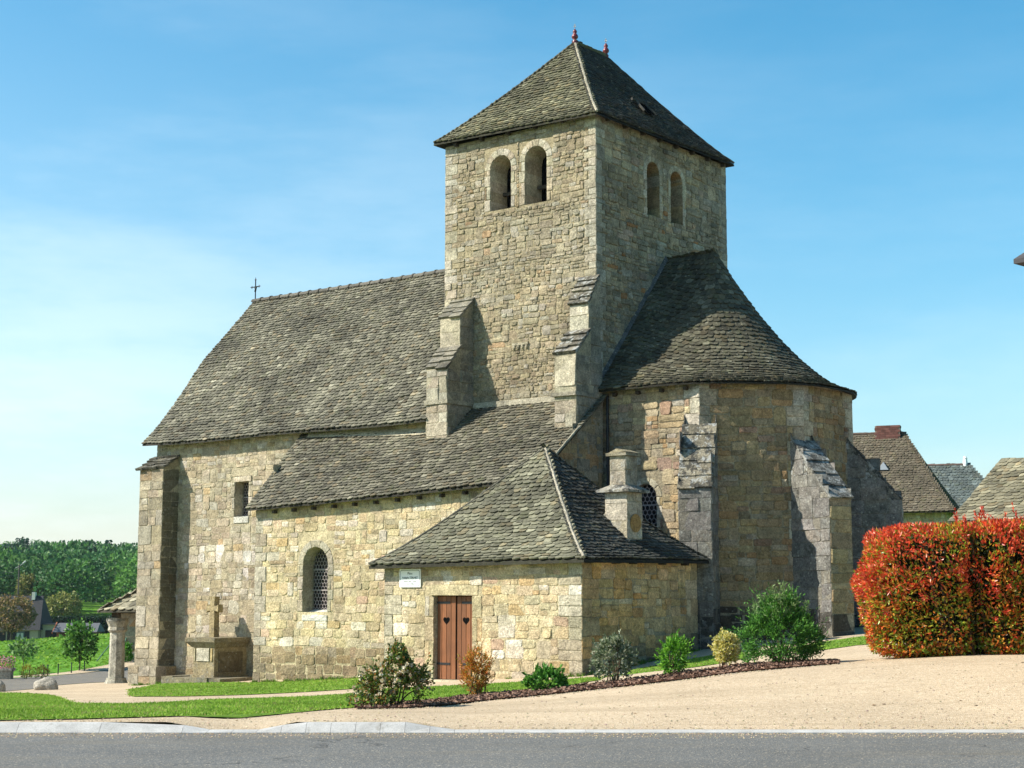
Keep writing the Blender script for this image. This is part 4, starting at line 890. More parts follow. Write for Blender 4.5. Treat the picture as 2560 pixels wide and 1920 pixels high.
# --- annex with a pyramid roof
mb = MB(); XU0, XV1 = -6.5, 5.25
def ann_c(c, a, z, rng):
    g = -.2 + a * .06; k = max(0, min(1, (g + .55 - z) / .4)) * .45
    if rng.random() < .012 and z < 1.2: c = (.22, .07, .04)
    if rng.random() < .03: c = (.62, .59, .50)
    return near_ground(c, k, (.27, .19, .11)), .02
def annE_c(c, a, z, rng):
    k = max(0, min(1, (.6 + a * .14 + .3 * noise.noise((a * .8, 0, 9)) - z) / .5)) * .8
    c = (c[0] * 1.02, c[1] * .88, c[2] * .70) if rng.random() < .75 else (c[0] * 1.1, c[1] * .82, c[2] * .55); return near_ground(c, k, (.07, .062, .05)), .02
wl = Wall(mb, (XU0, 0), (0, 0), 101, 'annex')
hd = opening(-4.75 - XU0, -3.46 - XU0, -.06, 2.11, .22, arch=False)
wl.panel([(0, -1), (wl.W, -1), (wl.W, 3.0), (0, 3.0)], [hd], MORTAR['annex'])
wl.lay(-.8, 2.97, (.2, .32), (.28, .6), [(hd['s0'] - .32, hd['s1'] + .32, -.9, 2.42)], colf=ann_c, ql=(.62, .3), qr=(.72, .4), split=.3)
z = -.1; k = 0
while z < 2.08:
    hh = min(wl.rng.uniform(.42, .62), 2.11 - z); hh = 2.11 - z if 2.11 - z - hh < .25 else hh
    for lf in (0, 1):
        L = .32 if (k + lf) % 2 else .17; c = pick(wl.rng, 'ash'); c = (c[0] * 1.08, c[1] * 1.03, c[2] * .86, 0)
        a0, a1 = (hd['s0'] - L, hd['s0'] - .003) if lf else (hd['s1'] + .003, hd['s1'] + L); wl.block(a0, a1, z, z + hh, .024, c, .2)
        if L < .3: a0, a1 = (hd['s0'] - .32, hd['s0'] - L) if lf else (hd['s1'] + L, hd['s1'] + .32); wl.block(a0, a1, z, z + hh, .015, (*pick(wl.rng, 'annex'), 0), .8)
    z += hh; k += 1
wl.block(hd['s0'] - .12, hd['s1'] + .2, 2.115, 2.40, .026, (.50, .43, .27, 0), .15)
xe = Wall(mb, (0, 0), (0, XV1), 102, 'annex'); xe.panel([(0, -.6), (XV1, -.6), (XV1, 3.05), (0, 3.05)], (), (.36, .30, .195))
xe.lay(-.2, 3.02, (.2, .32), (.28, .6), colf=annE_c, relief=(.01, .036), ql=(.4, .7), qr=(.35, .6), split=.3)
for P, Q in (((0, XV1), (XU0, XV1)), ((XU0, XV1), (XU0, 0))):
    W_ = Wall(mb, P, Q, 103, 'annex'); W_.panel([(0, -1), (W_.W, -1), (W_.W, 3.0), (0, 3.0)], (), MORTAR['annex']); W_.lay(-.8, 2.95, (.25, .35), (.35, .7))
mb.add([(-4.9, -.5, -.3), (-3.3, -.5, -.3), (-3.3, .1, -.3), (-4.9, .1, -.3), (-4.9, -.32, -.045), (-3.3, -.32, -.035), (-3.3, .2, -.035), (-4.9, .2, -.045)], [(4, 5, 6, 7), (0, 1, 5, 4), (1, 2, 6, 5), (3, 0, 4, 7)], (.5, .43, .3, 0))
mb.build('annex_wall', M['stone'], ch)
m = MB(); fill_hole(m, wl, hd, .21); m.build('doorway', M['dark'], ch)  # near-black panel behind the leaves, darkness put in as colour
door = MB(); x0, x1 = -4.75, -3.46; xm = -4.10
rng = random.Random(8)
dr = bpy.data.objects.new('door', None); C.objects.link(dr); dr.parent = ch; dr.location = (0, 0, 0)
def heart(cx_, cz, s, y):
    return [(cx_ + s * .0625 * 16 * math.sin(t) ** 3, y, cz + s * .0625 * (13 * math.cos(t) - 5 * math.cos(2 * t) - 2 * math.cos(3 * t) - math.cos(4 * t))) for t in np.linspace(0, 2 * math.pi, 24, endpoint=False)]
for xa, xb, hx in ((x0 + .012, xm - .012, x0 + .03), (xm + .014, x1 - .012, x1 - .03)):
    y = .115 if xa < -4.3 else .135; lf = MB(); npk = 4; pw = (xb - xa) / npk
    for k in range(npk):
        c = np.array([.18, .068, .026]) * rng.uniform(.82, 1.18)
        a, b = xa + k * pw + .004, xa + (k + 1) * pw - .004
        vs = [(a, y + .03, -.03), (b, y + .03, -.03), (b, y + .03, 2.09), (a, y + .03, 2.09), (a, y + .006, -.03), (a + .006, y, -.03), (b - .006, y, -.03), (b, y + .006, -.03), (a, y + .006, 2.09), (a + .006, y, 2.09), (b - .006, y, 2.09), (b, y + .006, 2.09)]
        lf.add(vs, [(4, 5, 9, 8), (5, 6, 10, 9), (6, 7, 11, 10), (0, 4, 8, 3), (7, 1, 2, 11), (8, 9, 10, 11, 2, 3), (0, 1, 7, 6, 5, 4)], (*c, 0))
    lf.box(xa, xb, y + .012, y + .03, -.03, 2.09, (.04, .02, .01, 0))
    leaf = lf.build('door_leaf', M['wood'], dr)
    hm = MB(); hp = heart((xa + xb) / 2, 1.47, .115, y - .002); hm.add(hp, [list(range(24))], (.003, .002, .002)); hm.build('heart_dark_patch', M['dark'], leaf)  # flat black heart on the planks, painted shade instead of a hole
    for zz in (1.93, .36):
        hg = MB(); s_ = 1 if xa < -4.3 else -1; p0 = xa - .06 if s_ > 0 else xb + .06
        q = sorted((p0, p0 + s_ * .50)); hg.box(q[0], q[1], y - .012, y - .001, zz - .028, zz + .028); hg.tube([(p0, y - .01, zz - .07), (p0, y - .01, zz + .07)], .028, seg=8)
        hg.build('hinge', M['iron'], leaf)
EC = [(-6.82, -.30, 2.92), (.28, -.30, 3.0), (.28, 5.52, 3.06), (-6.82, 5.52, 3.0)]; AP = (-3.08, 2.6, 6.06)
for i, sl_, tn, sd in ((0, True, (.116, .113, .078), 111), (1, True, (.040, .042, .037), 112), (2, True, (.08, .08, .06), 113), (3, False, (.09, .09, .06), 114)):  # east slope has its shade painted into the darker tint
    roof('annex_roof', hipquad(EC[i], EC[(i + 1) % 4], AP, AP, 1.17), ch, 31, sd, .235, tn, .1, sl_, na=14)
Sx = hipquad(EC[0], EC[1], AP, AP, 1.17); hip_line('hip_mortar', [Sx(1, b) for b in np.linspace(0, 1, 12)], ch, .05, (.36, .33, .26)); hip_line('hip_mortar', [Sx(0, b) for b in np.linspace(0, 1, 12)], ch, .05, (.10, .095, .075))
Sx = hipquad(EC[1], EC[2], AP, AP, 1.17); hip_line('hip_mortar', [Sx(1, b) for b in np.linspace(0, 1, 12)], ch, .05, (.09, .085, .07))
beam_ends('rafter_end', [(.0, v, 2.9) for v in (.15, 1.3, 2.05, 3.4, 4.5)], (1, 0, 0), ch)
# chimney of two stages with slab caps
m = MB(); cc = lambda c, a, z, r: (tuple(x * 1.12 for x in c), .3)
wall_box(m, -1.12, -.42, 2.6, 3.28, 3.2, 4.78, 121, 'ash', dict(hr=(.36, .5), wr=(.35, .8), split=0), 'SEWN', colf=cc)
m.prism([(-1.30, 2.44, 4.78), (-.27, 2.44, 4.78), (-.27, 3.44, 4.78), (-1.30, 3.44, 4.78)], (0, 0, .06), (.32, .30, .25, 1))
m.add([(-1.30, 2.44, 4.84), (-.27, 2.44, 4.84), (-.27, 3.44, 4.84), (-1.30, 3.44, 4.84), (-1.03, 2.7, 4.98), (-.53, 2.7, 4.98), (-.53, 3.25, 4.98), (-1.03, 3.25, 4.98)], [(0, 1, 5, 4), (1, 2, 6, 5), (2, 3, 7, 6), (3, 0, 4, 7)], (.32, .30, .25, 1))
wall_box(m, -1.02, -.54, 2.7, 3.24, 4.9, 5.74, 122, 'ash', dict(hr=(.4, .5), wr=(.4, .8), split=0), 'SEWN', colf=lambda c, a, z, r: (tuple(x * .95 for x in c), .7))
m.prism([(-1.10, 2.62, 5.74), (-.46, 2.62, 5.74), (-.46, 3.34, 5.74), (-1.10, 3.34, 5.74)], (0, 0, .08), (.26, .23, .16, .6))
m.prism([(-1.06, 2.66, 5.82), (-.78, 2.66, 5.93), (-.50, 2.66, 5.84)], (0, .64, 0), (.30, .26, .17, .5))
m.prism([(-1.38, 2.58, 3.9), (-1.12, 2.58, 4.25), (-1.12, 2.58, 3.3), (-1.38, 2.58, 3.5)], (0, .62, 0), (.42, .39, .30, .4))
m.build('chimney', M['stone'], ch)
m = MB(); m.prism([(-.40, 2.66 + .29 + .25 * math.cos(t), 3.98 + .24 * math.sin(t)) for t in np.linspace(0, 2 * math.pi, 20, endpoint=False)], (.012, 0, 0), (.42, .26, .10, 0)); m.build('chimney_plug', M['stone'], ch)
# --- open porch on the west front
mb = MB(); pc = (-25.3, 5.95); zb = -1.22
mb.lathe([(.44, 0), (.44, .14), (.36, .3), (.36, .36)], (*pc, zb), (.44, .42, .34, .6), 8)
mb.lathe([(.29, .36), (.27, 2.0)], (*pc, zb), (.44, .42, .34, .6), 8)
mb.lathe([(.29, 2.0), (.36, 2.08), (.33, 2.2), (.42, 2.42), (.42, 2.52)], (*pc, zb), (.40, .37, .29, .7), 8)
mb.build('porch_column', M['stone'], ch)
m = MB(); m.box(-25.2, -22.3, 5.75, 6.15, 1.30, 1.48, (.30, .25, .17, .2)); m.box(-25.35, -24.9, 5.7, 9.6, 1.32, 1.50, (.08, .06, .04, 0)); m.prism([(-24.5, 5.8, 1.3), (-24.1, 5.8, 1.3), (-24.5, 5.8, 1.0)], (0, .3, 0), (.32, .28, .2, .3)); m.build('porch_beam', M['stone'], ch)
PE = [(-25.75, 5.35, 1.56), (-22.3, 5.35, 1.60), (-25.75, 10, 1.56)]
roof('porch_roof', hipquad((-25.75, 5.35, 1.56), (-22.35, 5.35, 1.62), (-23.2, 7.6, 3.3), (-22.35, 7.6, 3.4), 1.08), ch, 10, 131, .30, (.20, .185, .13), na=8)
roof('porch_roof', hipquad((-25.75, 10, 1.56), (-25.75, 5.35, 1.56), (-23.2, 8.0, 3.3), (-23.2, 7.6, 3.3), 1.08), ch, 10, 132, .30, (.15, .14, .1), na=8)
m = MB(); wall_box(m, -24.3, -22.4, 5.75, 6.15, -1.6, -.86, 133, 'nave', faces='SEWN'); m.build('porch_bench', M['stone'], ch)

# ------------------------------------------------------------------ things by the church
# stone altar with cross, against the nave
al = empty('stone_cross', LW(-18.0, 4.3, -.67), RZ, 'stone cross on a table-shaped altar plinth against the nave wall', 'stone cross')
def rough_box(m, x0, x1, y0, y1, z0, z1, col, seed, k=3):
    rng = random.Random(seed); n = len(m.v); m.box(x0, x1, y0, y1, z0, z1, col)
    for i in range(n, n + 8): q = m.v[i]; m.v[i] = tuple(a + rng.uniform(-.015, .015) for a in q)
m = MB(); rng = random.Random(6); x = -1.5
for (a, b) in ((-1.5, -.95), (-.93, .0), (.02, .85), (.87, 1.45)): rough_box(m, a, b, -1.1 + rng.uniform(-.06, .06), .78, -.4, .13 + rng.uniform(-.02, .03), (.24, .21, .14, .6), int(a * 10))
m.build('step', M['stone'], al)
m = MB(); m.box(-.44, .58, -.62, .79, .05, 1.1, (.30, .25, .15, .5)); m.box(-.52, .64, -.68, .79, .04, .2, (.26, .22, .13, .6))
m.box(-.40, -.34, -.645, -.61, .66, 1.08, (.44, .38, .25, .1)); m.box(.42, .5, -.645, -.61, .66, 1.08, (.46, .36, .18, .1)); m.box(-.26, .34, -.65, -.61, .66, 1.08, (.52, .48, .38, .1))
m.box(.583, .60, -.45, .6, .3, .95, (.16, .13, .08, .5)); m.build('pedestal', M['stone'], al)  # thin dark sheet on the east side carries painted shade
m = MB(); m.add([(-.5, -.64, 1.1), (.62, -.64, 1.1), (.62, .79, 1.1), (-.5, .79, 1.1), (-.70, -.78, 1.28), (.74, -.78, 1.28), (.74, .79, 1.28), (-.70, .79, 1.28), (-.70, -.78, 1.41), (.74, -.78, 1.41), (.74, .79, 1.42), (-.70, .79, 1.42)], [(0, 1, 5, 4), (1, 2, 6, 5), (3, 0, 4, 7), (4, 5, 9, 8), (5, 6, 10, 9), (7, 4, 8, 11), (8, 9, 10, 11), (3, 2, 1, 0)], (.24, .205, .13, .6)); m.build('table_slab', M['stone'], al)
m = MB(); cx_ = -.28; t = .11
pl = [(-.12, 0), (.12, 0), (.115, .78), (.10, .88), (.24, .86), (.29, .82), (.29, 1.08), (.24, 1.04), (.10, 1.04), (.115, 1.2), (.13, 1.34), (-.13, 1.34), (-.115, 1.2), (-.10, 1.04), (-.24, 1.04), (-.29, 1.08), (-.29, .82), (-.24, .86), (-.10, .88), (-.115, .78)]
m.prism([(cx_ + a, .1 - t, 1.41 + b) for a, b in pl], (0, 2 * t, 0), (.36, .29, .16, .4)); m.build('cross', M['stone'], al)
# street sign
sg = empty('street_sign', LW(-5.565, -.05, 2.33), RZ, 'white enamel street name plate on the annex wall under the eave', 'street sign')
m = MB(); rr_ = .05; 
def rrect(w_, h_, r_, y, z0): return [(sx * (w_ / 2 - r_) + r_ * math.cos(t), y, z0 + h_ / 2 + sz * (h_ / 2 - r_) + r_ * math.sin(t)) for sx, sz, t0 in ((1, 1, 0), (-1, 1, 90), (-1, -1, 180), (1, -1, 270)) for t in [R(t0 + k * 30) for k in range(4)]]
m.prism(rrect(.74, .48, .02, 0, 0), (0, .03, 0)); m.build('plate', M['enamel'], sg)
m = MB(); o_ = rrect(.68, .42, .05, -.003, .03); i_ = rrect(.66, .40, .045, -.003, .04); n = len(o_); m.add(o_ + i_, [(k, (k + 1) % n, n + (k + 1) % n, n + k) for k in range(n)]); m.build('border', M['signpaint'], sg)
for s_, z_, h_ in (('Place', .335, .085), ('Adolphe TERLHET', .225, .082), ('Ancien Maire - Poète', .145, .05), ('1913 - 1978', .065, .055)):
    fc = bpy.data.curves.new('lettering', 'FONT'); fc.body = s_; fc.size = h_; fc.align_x = 'CENTER'; fc.extrude = .001; fc.materials.append(M['signpaint'])
    fo = bpy.data.objects.new('lettering', fc); C.objects.link(fo); fo.parent = sg; fo.location = (0, -.004, z_); fo.rotation_euler = (R(90), 0, 0)
    if 'TERL' in s_: fc.space_character = .92; fc.size = .078
    bpy.context.view_layer.update(); me = bpy.data.meshes.new_from_object(fo.evaluated_get(bpy.context.evaluated_depsgraph_get()))
    mo = link('lettering', me, None, sg, fo.location); mo.rotation_euler = fo.rotation_euler; bpy.data.objects.remove(fo)
    if not me.materials: me.materials.append(M['signpaint'])

# ------------------------------------------------------------------ foliage helpers
def leaf_mesh(P, D, L, Wd, col, rg, fold=.25):
    """folded pointed leaves at P, along D"""
    n = len(P); D = D / (np.linalg.norm(D, axis=1)[:, None] + 1e-9); s = np.cross(D, rg.normal(0, 1, (n, 3))); s /= np.linalg.norm(s, axis=1)[:, None] + 1e-9
    nn = np.cross(D, s); L = np.broadcast_to(L, n)[:, None]; Wd = np.broadcast_to(Wd, n)[:, None]
    mid = P + D * L * .45; V = np.stack([P, mid + s * Wd / 2 + nn * Wd * fold, P + D * L - nn * L * .08, mid - s * Wd / 2 + nn * Wd * fold], 1).reshape(-1, 3)
    b = np.arange(n)[:, None] * 4; F = np.concatenate([b + [0, 1, 2], b + [0, 2, 3]], 1).reshape(-1, 3)
    return V, F, np.repeat(col, 2, 0)
def mixcol(rg, n, cols, wts=None, jit=.25):
    c = np.array(cols)[rg.choice(len(cols), n, p=None if wts is None else np.array(wts) / sum(wts))]
    return np.clip(c * rg.uniform(1 - jit, 1 + jit, (n, 1)), .004, .85)
def stems_mesh(base, tips, r, col):
    m = MB()
    for b, t in zip(base, tips):
        mid = (np.array(b) + np.array(t)) / 2 + np.array([0, 0, .05]); m.tube([b, mid, t], [r, r * .8, r * .4], (*col, 0), 5)
    return m
def on_ellipsoid(rg, n, rad, inner=.55, zlow=-1.0):
    d = rg.normal(0, 1, (n, 3)); d /= np.linalg.norm(d, axis=1)[:, None]; d[:, 2] = np.where(d[:, 2] < zlow, -d[:, 2], d[:, 2])
    r = rg.uniform(inner, 1, n) ** .6; return d * r[:, None] * np.array(rad), d
def shrub(name, x, y, rad, zc, n, L, Wd, cols, wts, label, cat, seed, mat='leaf', lump=.25, up=.35, inner=.45, shape=None, extra=None, nst=9, stemcol=(.10, .07, .04), zoff=0, rot=0, shoots_=None, sprig=40, gapt=-.22):
    rg = np.random.default_rng(seed); z0 = gz1(x, y) + zoff; root = empty(name, (x, y, z0), rot, label, cat)
    P, d = on_ellipsoid(rg, n, rad, inner, -.8)
    # lumps: shoots pushed out, hollows pulled in
    lp = np.array([noise.noise((a * 2.6 + seed, b * 2.6, c * 2.6)) for a, b, c in d]); P *= (1 + lump * lp)[:, None]
    gap = np.array([noise.noise((a * 7 / max(rad) * .35, b * 7 / max(rad) * .35, c * 7 / max(rad) * .35 + seed)) for a, b, c in P]); keep = gap > gapt; P, d, lp = P[keep], d[keep], lp[keep]
    P[:, 2] += zc
    if shape: P = shape(P, rg)
    k = P[:, 2] > .02; P, d = P[k], d[k]; n = len(P); D = d + rg.normal(0, .55, (n, 3)) + np.array([0, 0, up]); c = mixcol(rg, n, cols, wts)
    V, F, cc_ = leaf_mesh(P, D, L * rg.uniform(.7, 1.3, n), Wd * rg.uniform(.7, 1.3, n), c, rg)
    Sp, Sd = [], []
    for i in rg.choice(n, sprig):
        if P[i, 2] < .25 * zc: continue
        dd = d[i] * .7 + rg.normal(0, .25, 3) + np.array([0, 0, .45]); Ln = rg.uniform(.15, .42) * max(rad)
        for t in np.linspace(.1, 1, 8): Sp.append(P[i] + dd * Ln * t); Sd.append(dd + rg.normal(0, .6, 3))
    Sp = np.array(Sp).reshape(-1, 3); V2, F2, c2 = leaf_mesh(Sp, np.array(Sd).reshape(-1, 3), L * rg.uniform(.6, 1.1, len(Sp)), Wd * rg.uniform(.6, 1.1, len(Sp)), mixcol(rg, len(Sp), cols, wts), rg)
    F = np.vstack([F, F2 + len(V)]); V = np.vstack([V, V2]); cc_ = np.vstack([cc_, c2])
    if shoots_: V2, F2, c2 = shoots_(P, rg); F = np.vstack([F, F2 + len(V)]); V = np.vstack([V, V2]); cc_ = np.vstack([cc_, c2])
    mesh_np('foliage', V, F, cc_, M[mat], root)
    t = [P[i] * np.array([.8, .8, .85]) for i in rg.choice(n, nst)]
    b = [(rg.normal(0, .06), rg.normal(0, .06), -.05) for _ in t]; stems_mesh(b, t, .012 + .006 * max(rad), stemcol).build('stems', M['any'], root)
    if extra: extra(root, P, rg)
    return root
# ---- planting along the bed
def roses(root, P, rg):
    i = rg.choice(len(P), 260); m = []; 
    for q in P[i]:
        if q[2] < .12: continue
        d = rg.normal(0, 1, (12, 3)); m.append((np.repeat((q + np.array([0, -.02, .02]))[None], 12, 0), d))
    A_ = np.vstack([a for a, b in m]); B_ = np.vstack([b for a, b in m]); V, F, c = leaf_mesh(A_, B_, .04, .036, mixcol(rg, len(A_), [(.72, .64, .42), (.78, .74, .60), (.62, .42, .24)], (2, 2, 1)), rg)
    mesh_np('blossom', V, F, c, M['leaf'], root)
def rose_shape(P, rg):
    # an arching heap, open at the lower right, with a trailing skirt toward the road and the left
    P = P.copy(); k = P[:, 2] / .9; low = np.clip((.42 - P[:, 2]) / .42, 0, 1); r_ = rg.random(len(P))
    P[:, 0] += np.where(r_ < .55, -.55 * low * rg.random(len(P)), .10 * (1 - low)); P[:, 1] -= .35 * low * (r_ < .55)
    P[:, 2] *= 1 + .22 * np.sin(P[:, 0] * 11 + 1) * (k > .6); hole = (P[:, 2] < .38) & (P[:, 0] > .05) & (P[:, 0] < .30); P[hole, 2] += .25; return P
shrub('rose_bush', -1.82, 25.25, (.48, .42, .44), .37, 8600, .05, .034, [(.07, .13, .02), (.14, .20, .03), (.30, .22, .06), (.34, .15, .04), (.04, .08, .015)], (4, 3, 1.4, 1.2, 4), 'sprawling rose bush with small cream flowers, left end of the bed', 'bush', 301, lump=.5, shape=rose_shape, extra=roses, sprig=90, gapt=-.10)
def nandina(P, rg):
    P = P.copy(); k = np.clip(P[:, 2] / .8, 0, 1); P[:, 0] *= .35 + .85 * k; P[:, 1] *= .35 + .85 * k; return P
shrub('nandina', -.66, 30.3, (.36, .34, .44), .40, 3400, .055, .02, [(.46, .16, .02), (.54, .25, .035), (.38, .24, .04), (.22, .22, .04), (.42, .08, .02)], (3, 3, 2, 1.5, 1), 'airy orange leaved bush in front of the brown wooden door', 'bush', 302, lump=.6, shape=nandina, sprig=90, gapt=-.06, nst=22, stemcol=(.16, .13, .05), inner=.2)
shrub('hydrangea', .62, 29.4, (.34, .28, .20), .14, 900, .10, .06, [(.05, .16, .02), (.09, .26, .03), (.14, .32, .05)], None, 'low bright green leafy plant, smallest in the bed', 'plant', 303, lump=.2, nst=5)
shrub('elaeagnus', 1.80, 29.35, (.35, .33, .38), .40, 2200, .07, .034, [(.09, .13, .06), (.17, .22, .12), (.34, .37, .24), (.42, .44, .32), (.05, .08, .03)], (3, 3, 2, 1, 2), 'grey green variegated bush with pale leaf edges by the annex corner', 'bush', 304, 'gloss', lump=.45, nst=14, sprig=60, gapt=-.15)
def vase(P, rg):
    P = P.copy(); k = np.clip(P[:, 2] / .6, 0, 1); P[:, 0] = P[:, 0] * (.5 + .6 * k) + .10 * k; P[:, 1] *= .5 + .6 * k; return P
shrub('choisya', 2.86, 29.5, (.30, .28, .33), .30, 1500, .075, .03, [(.08, .26, .015), (.14, .36, .03), (.22, .44, .05), (.05, .16, .01)], None, 'vivid lime green upright bush before the shaded annex wall', 'bush', 305, lump=.55, shape=vase, sprig=50, nst=10)
shrub('euonymus', 3.97, 30.35, (.235, .22, .30), .34, 2800, .055, .034, [(.62, .54, .15), (.72, .68, .36), (.48, .44, .10), (.26, .30, .06)], (3, 3, 2, 1), 'small pale yellow leaved bush beside the big green shrub', 'bush', 306, lump=.18, nst=8)
def rosem(P, rg):
    P = P.copy(); k = np.clip(P[:, 2] / 1.4, 0, 1); f = 1.22 - .72 * k ** 1.1; P[:, 0] *= f; P[:, 1] *= f; return P
def shoots(P, rg):
    top = P[(P[:, 2] > .8) | (rg.random(len(P)) < .01)]; ps, ds = [], []
    for q in top[rg.choice(len(top), 90)]:
        tip = q + np.array([rg.normal(0, .06), rg.normal(0, .06), rg.uniform(.1, .28)])
        for t in np.linspace(0, 1, 9): ps.append(q * (1 - t) + tip * t); ds.append(rg.normal(0, 1, 3) + np.array([0, 0, .3]))
        for _ in range(4): ps.append(tip); ds.append(rg.normal(0, .7, 3) + np.array([0, 0, .6]))
    V, F, c = leaf_mesh(np.array(ps), np.array(ds), .085, .02, mixcol(rg, len(ps), [(.20, .30, .11), (.26, .36, .15), (.12, .22, .05)]), rg); return V, F, c
shrub('buddleia', 5.12, 31.3, (.80, .70, .68), .55, 13500, .085, .026, [(.05, .16, .025), (.08, .24, .03), (.13, .31, .05), (.03, .10, .02)], None, 'largest green shrub of the bed, feathery with arching pale shoot tips', 'shrub', 307, lump=.42, shape=rosem, sprig=260, gapt=-.10, shoots_=shoots, nst=20, up=.5)
# ---- photinia hedge
def hedge(x0, x1, y0, y1, H, seed, label, n):
    rg = np.random.default_rng(seed); cx_, cy_ = (x0 + x1) / 2, (y0 + y1) / 2; z0 = gz1(cx_, cy_) - .02; root = empty('photinia_hedge', (cx_, cy_, z0), 0, label, 'hedge')
    hx, hy = (x1 - x0) / 2, (y1 - y0) / 2
    d = rg.normal(0, 1, (n, 3)); d /= np.linalg.norm(d, axis=1)[:, None]; p = 9.0
    r = (np.abs(d[:, 0]) ** p + np.abs(d[:, 1]) ** p + np.abs(d[:, 2]) ** p) ** (-1 / p); dep = 1 - .22 * rg.random(n) ** 1.8
    P = d * (r * dep)[:, None] * np.array([hx, hy, H / 2]); k = (P[:, 2] + H / 2) / H; P[:, 0] += np.where(P[:, 0] < 0, .62 * (1 - np.sin(np.pi * np.clip(k * .55 + .17, 0, 1))) * np.clip(-P[:, 0] - hx + 1.6, 0, 1.6) / 1.6, 0); P[:, 1] += .45 * np.exp(-((P[:, 0] + hx - 1.95) / .16) ** 2) * (P[:, 1] < 0); P[:, 1] *= .9 + .1 * np.sin(np.pi * np.clip(k * .6 + .2, 0, 1))
    lp = np.array([noise.noise((a * 1.9 + seed, b * 1.9, c * 1.9)) for a, b, c in P]); P *= (1 + .07 * lp)[:, None]
    fine = np.array([noise.noise((a * 5 + seed, b * 5, c * 5)) for a, b, c in P]); keep = fine > -.38 ; P, d, dep, lp, fine, k = P[keep], d[keep], dep[keep], lp[keep], fine[keep], k[keep]; n = len(P)
    P[:, 2] += H / 2 + .02 + gz(P[:, 0] + cx_, np.clip(P[:, 1] + cy_, 30, 33)) - z0
    red = .45 + .40 * np.clip((k - .1) / .7, 0, 1) + .55 * lp + .45 * fine - 1.1 * (1 - dep); red = np.clip(red, .03, .97)
    isr = rg.random(n) < red
    c = np.where(isr[:, None], np.where((k + .3 * lp + rg.normal(0, .33, n) > .60)[:, None], mixcol(rg, n, [(.68, .075, .03), (.74, .13, .06), (.80, .24, .13), (.52, .05, .025)], (4, 3, 1.5, 2)), mixcol(rg, n, [(.70, .19, .035), (.60, .26, .045), (.62, .12, .03), (.40, .16, .03)], (3, 3, 2, 2))), mixcol(rg, n, [(.26, .36, .035), (.46, .46, .06), (.15, .25, .025), (.66, .36, .05)], (3, 2, 2, 1.5)))
    V, F, cc_ = leaf_mesh(P, d * .9 + rg.normal(0, .6, (n, 3)) + np.array([0, 0, .35]), .10 * rg.uniform(.7, 1.25, n), .042 * rg.uniform(.8, 1.2, n), c, rg)
    fol = (V, F, cc_)
    ps, ds, cs = [], [], []                                # red leading shoots standing out of the outline
    idx = rg.choice(n, 520)
    for i in idx:
        if k[i] < .25 or dep[i] < .93: continue
        dd = d[i] * .6 + np.array([0, 0, .7 if k[i] > .8 else .25]) + rg.normal(0, .2, 3); L = rg.uniform(.08, .26)
        for t in np.linspace(.1, 1, 5):
            for _ in range(3): ps.append(P[i] + dd * L * t); ds.append(dd + rg.normal(0, .55, 3))
    ps = np.array(ps); V, F, cc_ = leaf_mesh(ps, np.array(ds), .09, .03, mixcol(rg, len(ps), [(.55, .07, .03), (.62, .13, .07), (.46, .05, .03)]), rg); mesh_np('foliage', np.vstack([fol[0], V]), np.vstack([fol[1], F + len(fol[0])]), np.vstack([fol[2], cc_]), M['gloss'], root)
    m = MB()
    for q in rg.uniform(-.97, .97, (70, 2)): m.tube([(q[0] * hx * .7, q[1] * hy * .5, -.05), (q[0] * hx * .8, q[1] * hy * .6, H * .45), (q[0] * hx * .9, q[1] * hy * .7, H * .85)], [.03, .02, .01], (.09, .06, .04, 0), 5)
    m.build('stems', M['any'], root)
    # packed inner leaves, their green darkened to stand for the shade inside
    q = rg.uniform(-1, 1, (22000, 3)) * np.array([hx * .88, hy * .55, H * .40]) + np.array([0, 0, H / 2]); V, F, cc_ = leaf_mesh(q, rg.normal(0, 1, (22000, 3)), .12, .07, mixcol(rg, 22000, [(.03, .05, .012), (.05, .06, .015)]), rg); mesh_np('inner_foliage', V, F, cc_, M['leaf'], root)
hedge(6.72, 13.2, 30.25, 32.0, 2.44, 401, 'long clipped photinia hedge with bright red young leaves beside the gravel', 62000)

# ------------------------------------------------------------------ boulders, planter, posts, trees on the left
def boulder(x, y, sx, sy, sz, rot, seed, label):
    import bmesh
    bm = bmesh.new(); bmesh.ops.create_icosphere(bm, subdivisions=4, radius=1)
    for v in bm.verts:
        n_ = noise.noise(v.co * 1.1 + Vector((seed, 0, 0))) * .28 + noise.noise(v.co * 3 + Vector((0, seed, 0))) * .07; v.co *= 1 + n_; v.co.z = max(v.co.z, -.55); v.co = Vector((v.co.x * sx, v.co.y * sy, (v.co.z + .5) * sz))
    me = bpy.data.meshes.new('boulder'); bm.to_mesh(me); bm.free(); at = me.attributes.new('col', 'FLOAT_COLOR', 'FACE'); at.data.foreach_set('color', np.tile([.40, .37, .31, .25], len(me.polygons)).astype(np.float32))
    me.polygons.foreach_set('use_smooth', [True] * len(me.polygons)); o = link('boulder', me, M['stone'], None, (x, y, gz1(x, y))); o.rotation_euler = (0, 0, rot); return tag(o, label, 'boulder', 'boulders edging the gravel')
boulder(-15.45, 54.6, .40, .30, .27, .2, 3.3, 'pale grey boulder lying between side road and gravel')
boulder(-16.5, 52.8, .28, .25, .24, 1.2, 7.1, 'rounded boulder cut by the left edge of the photo')
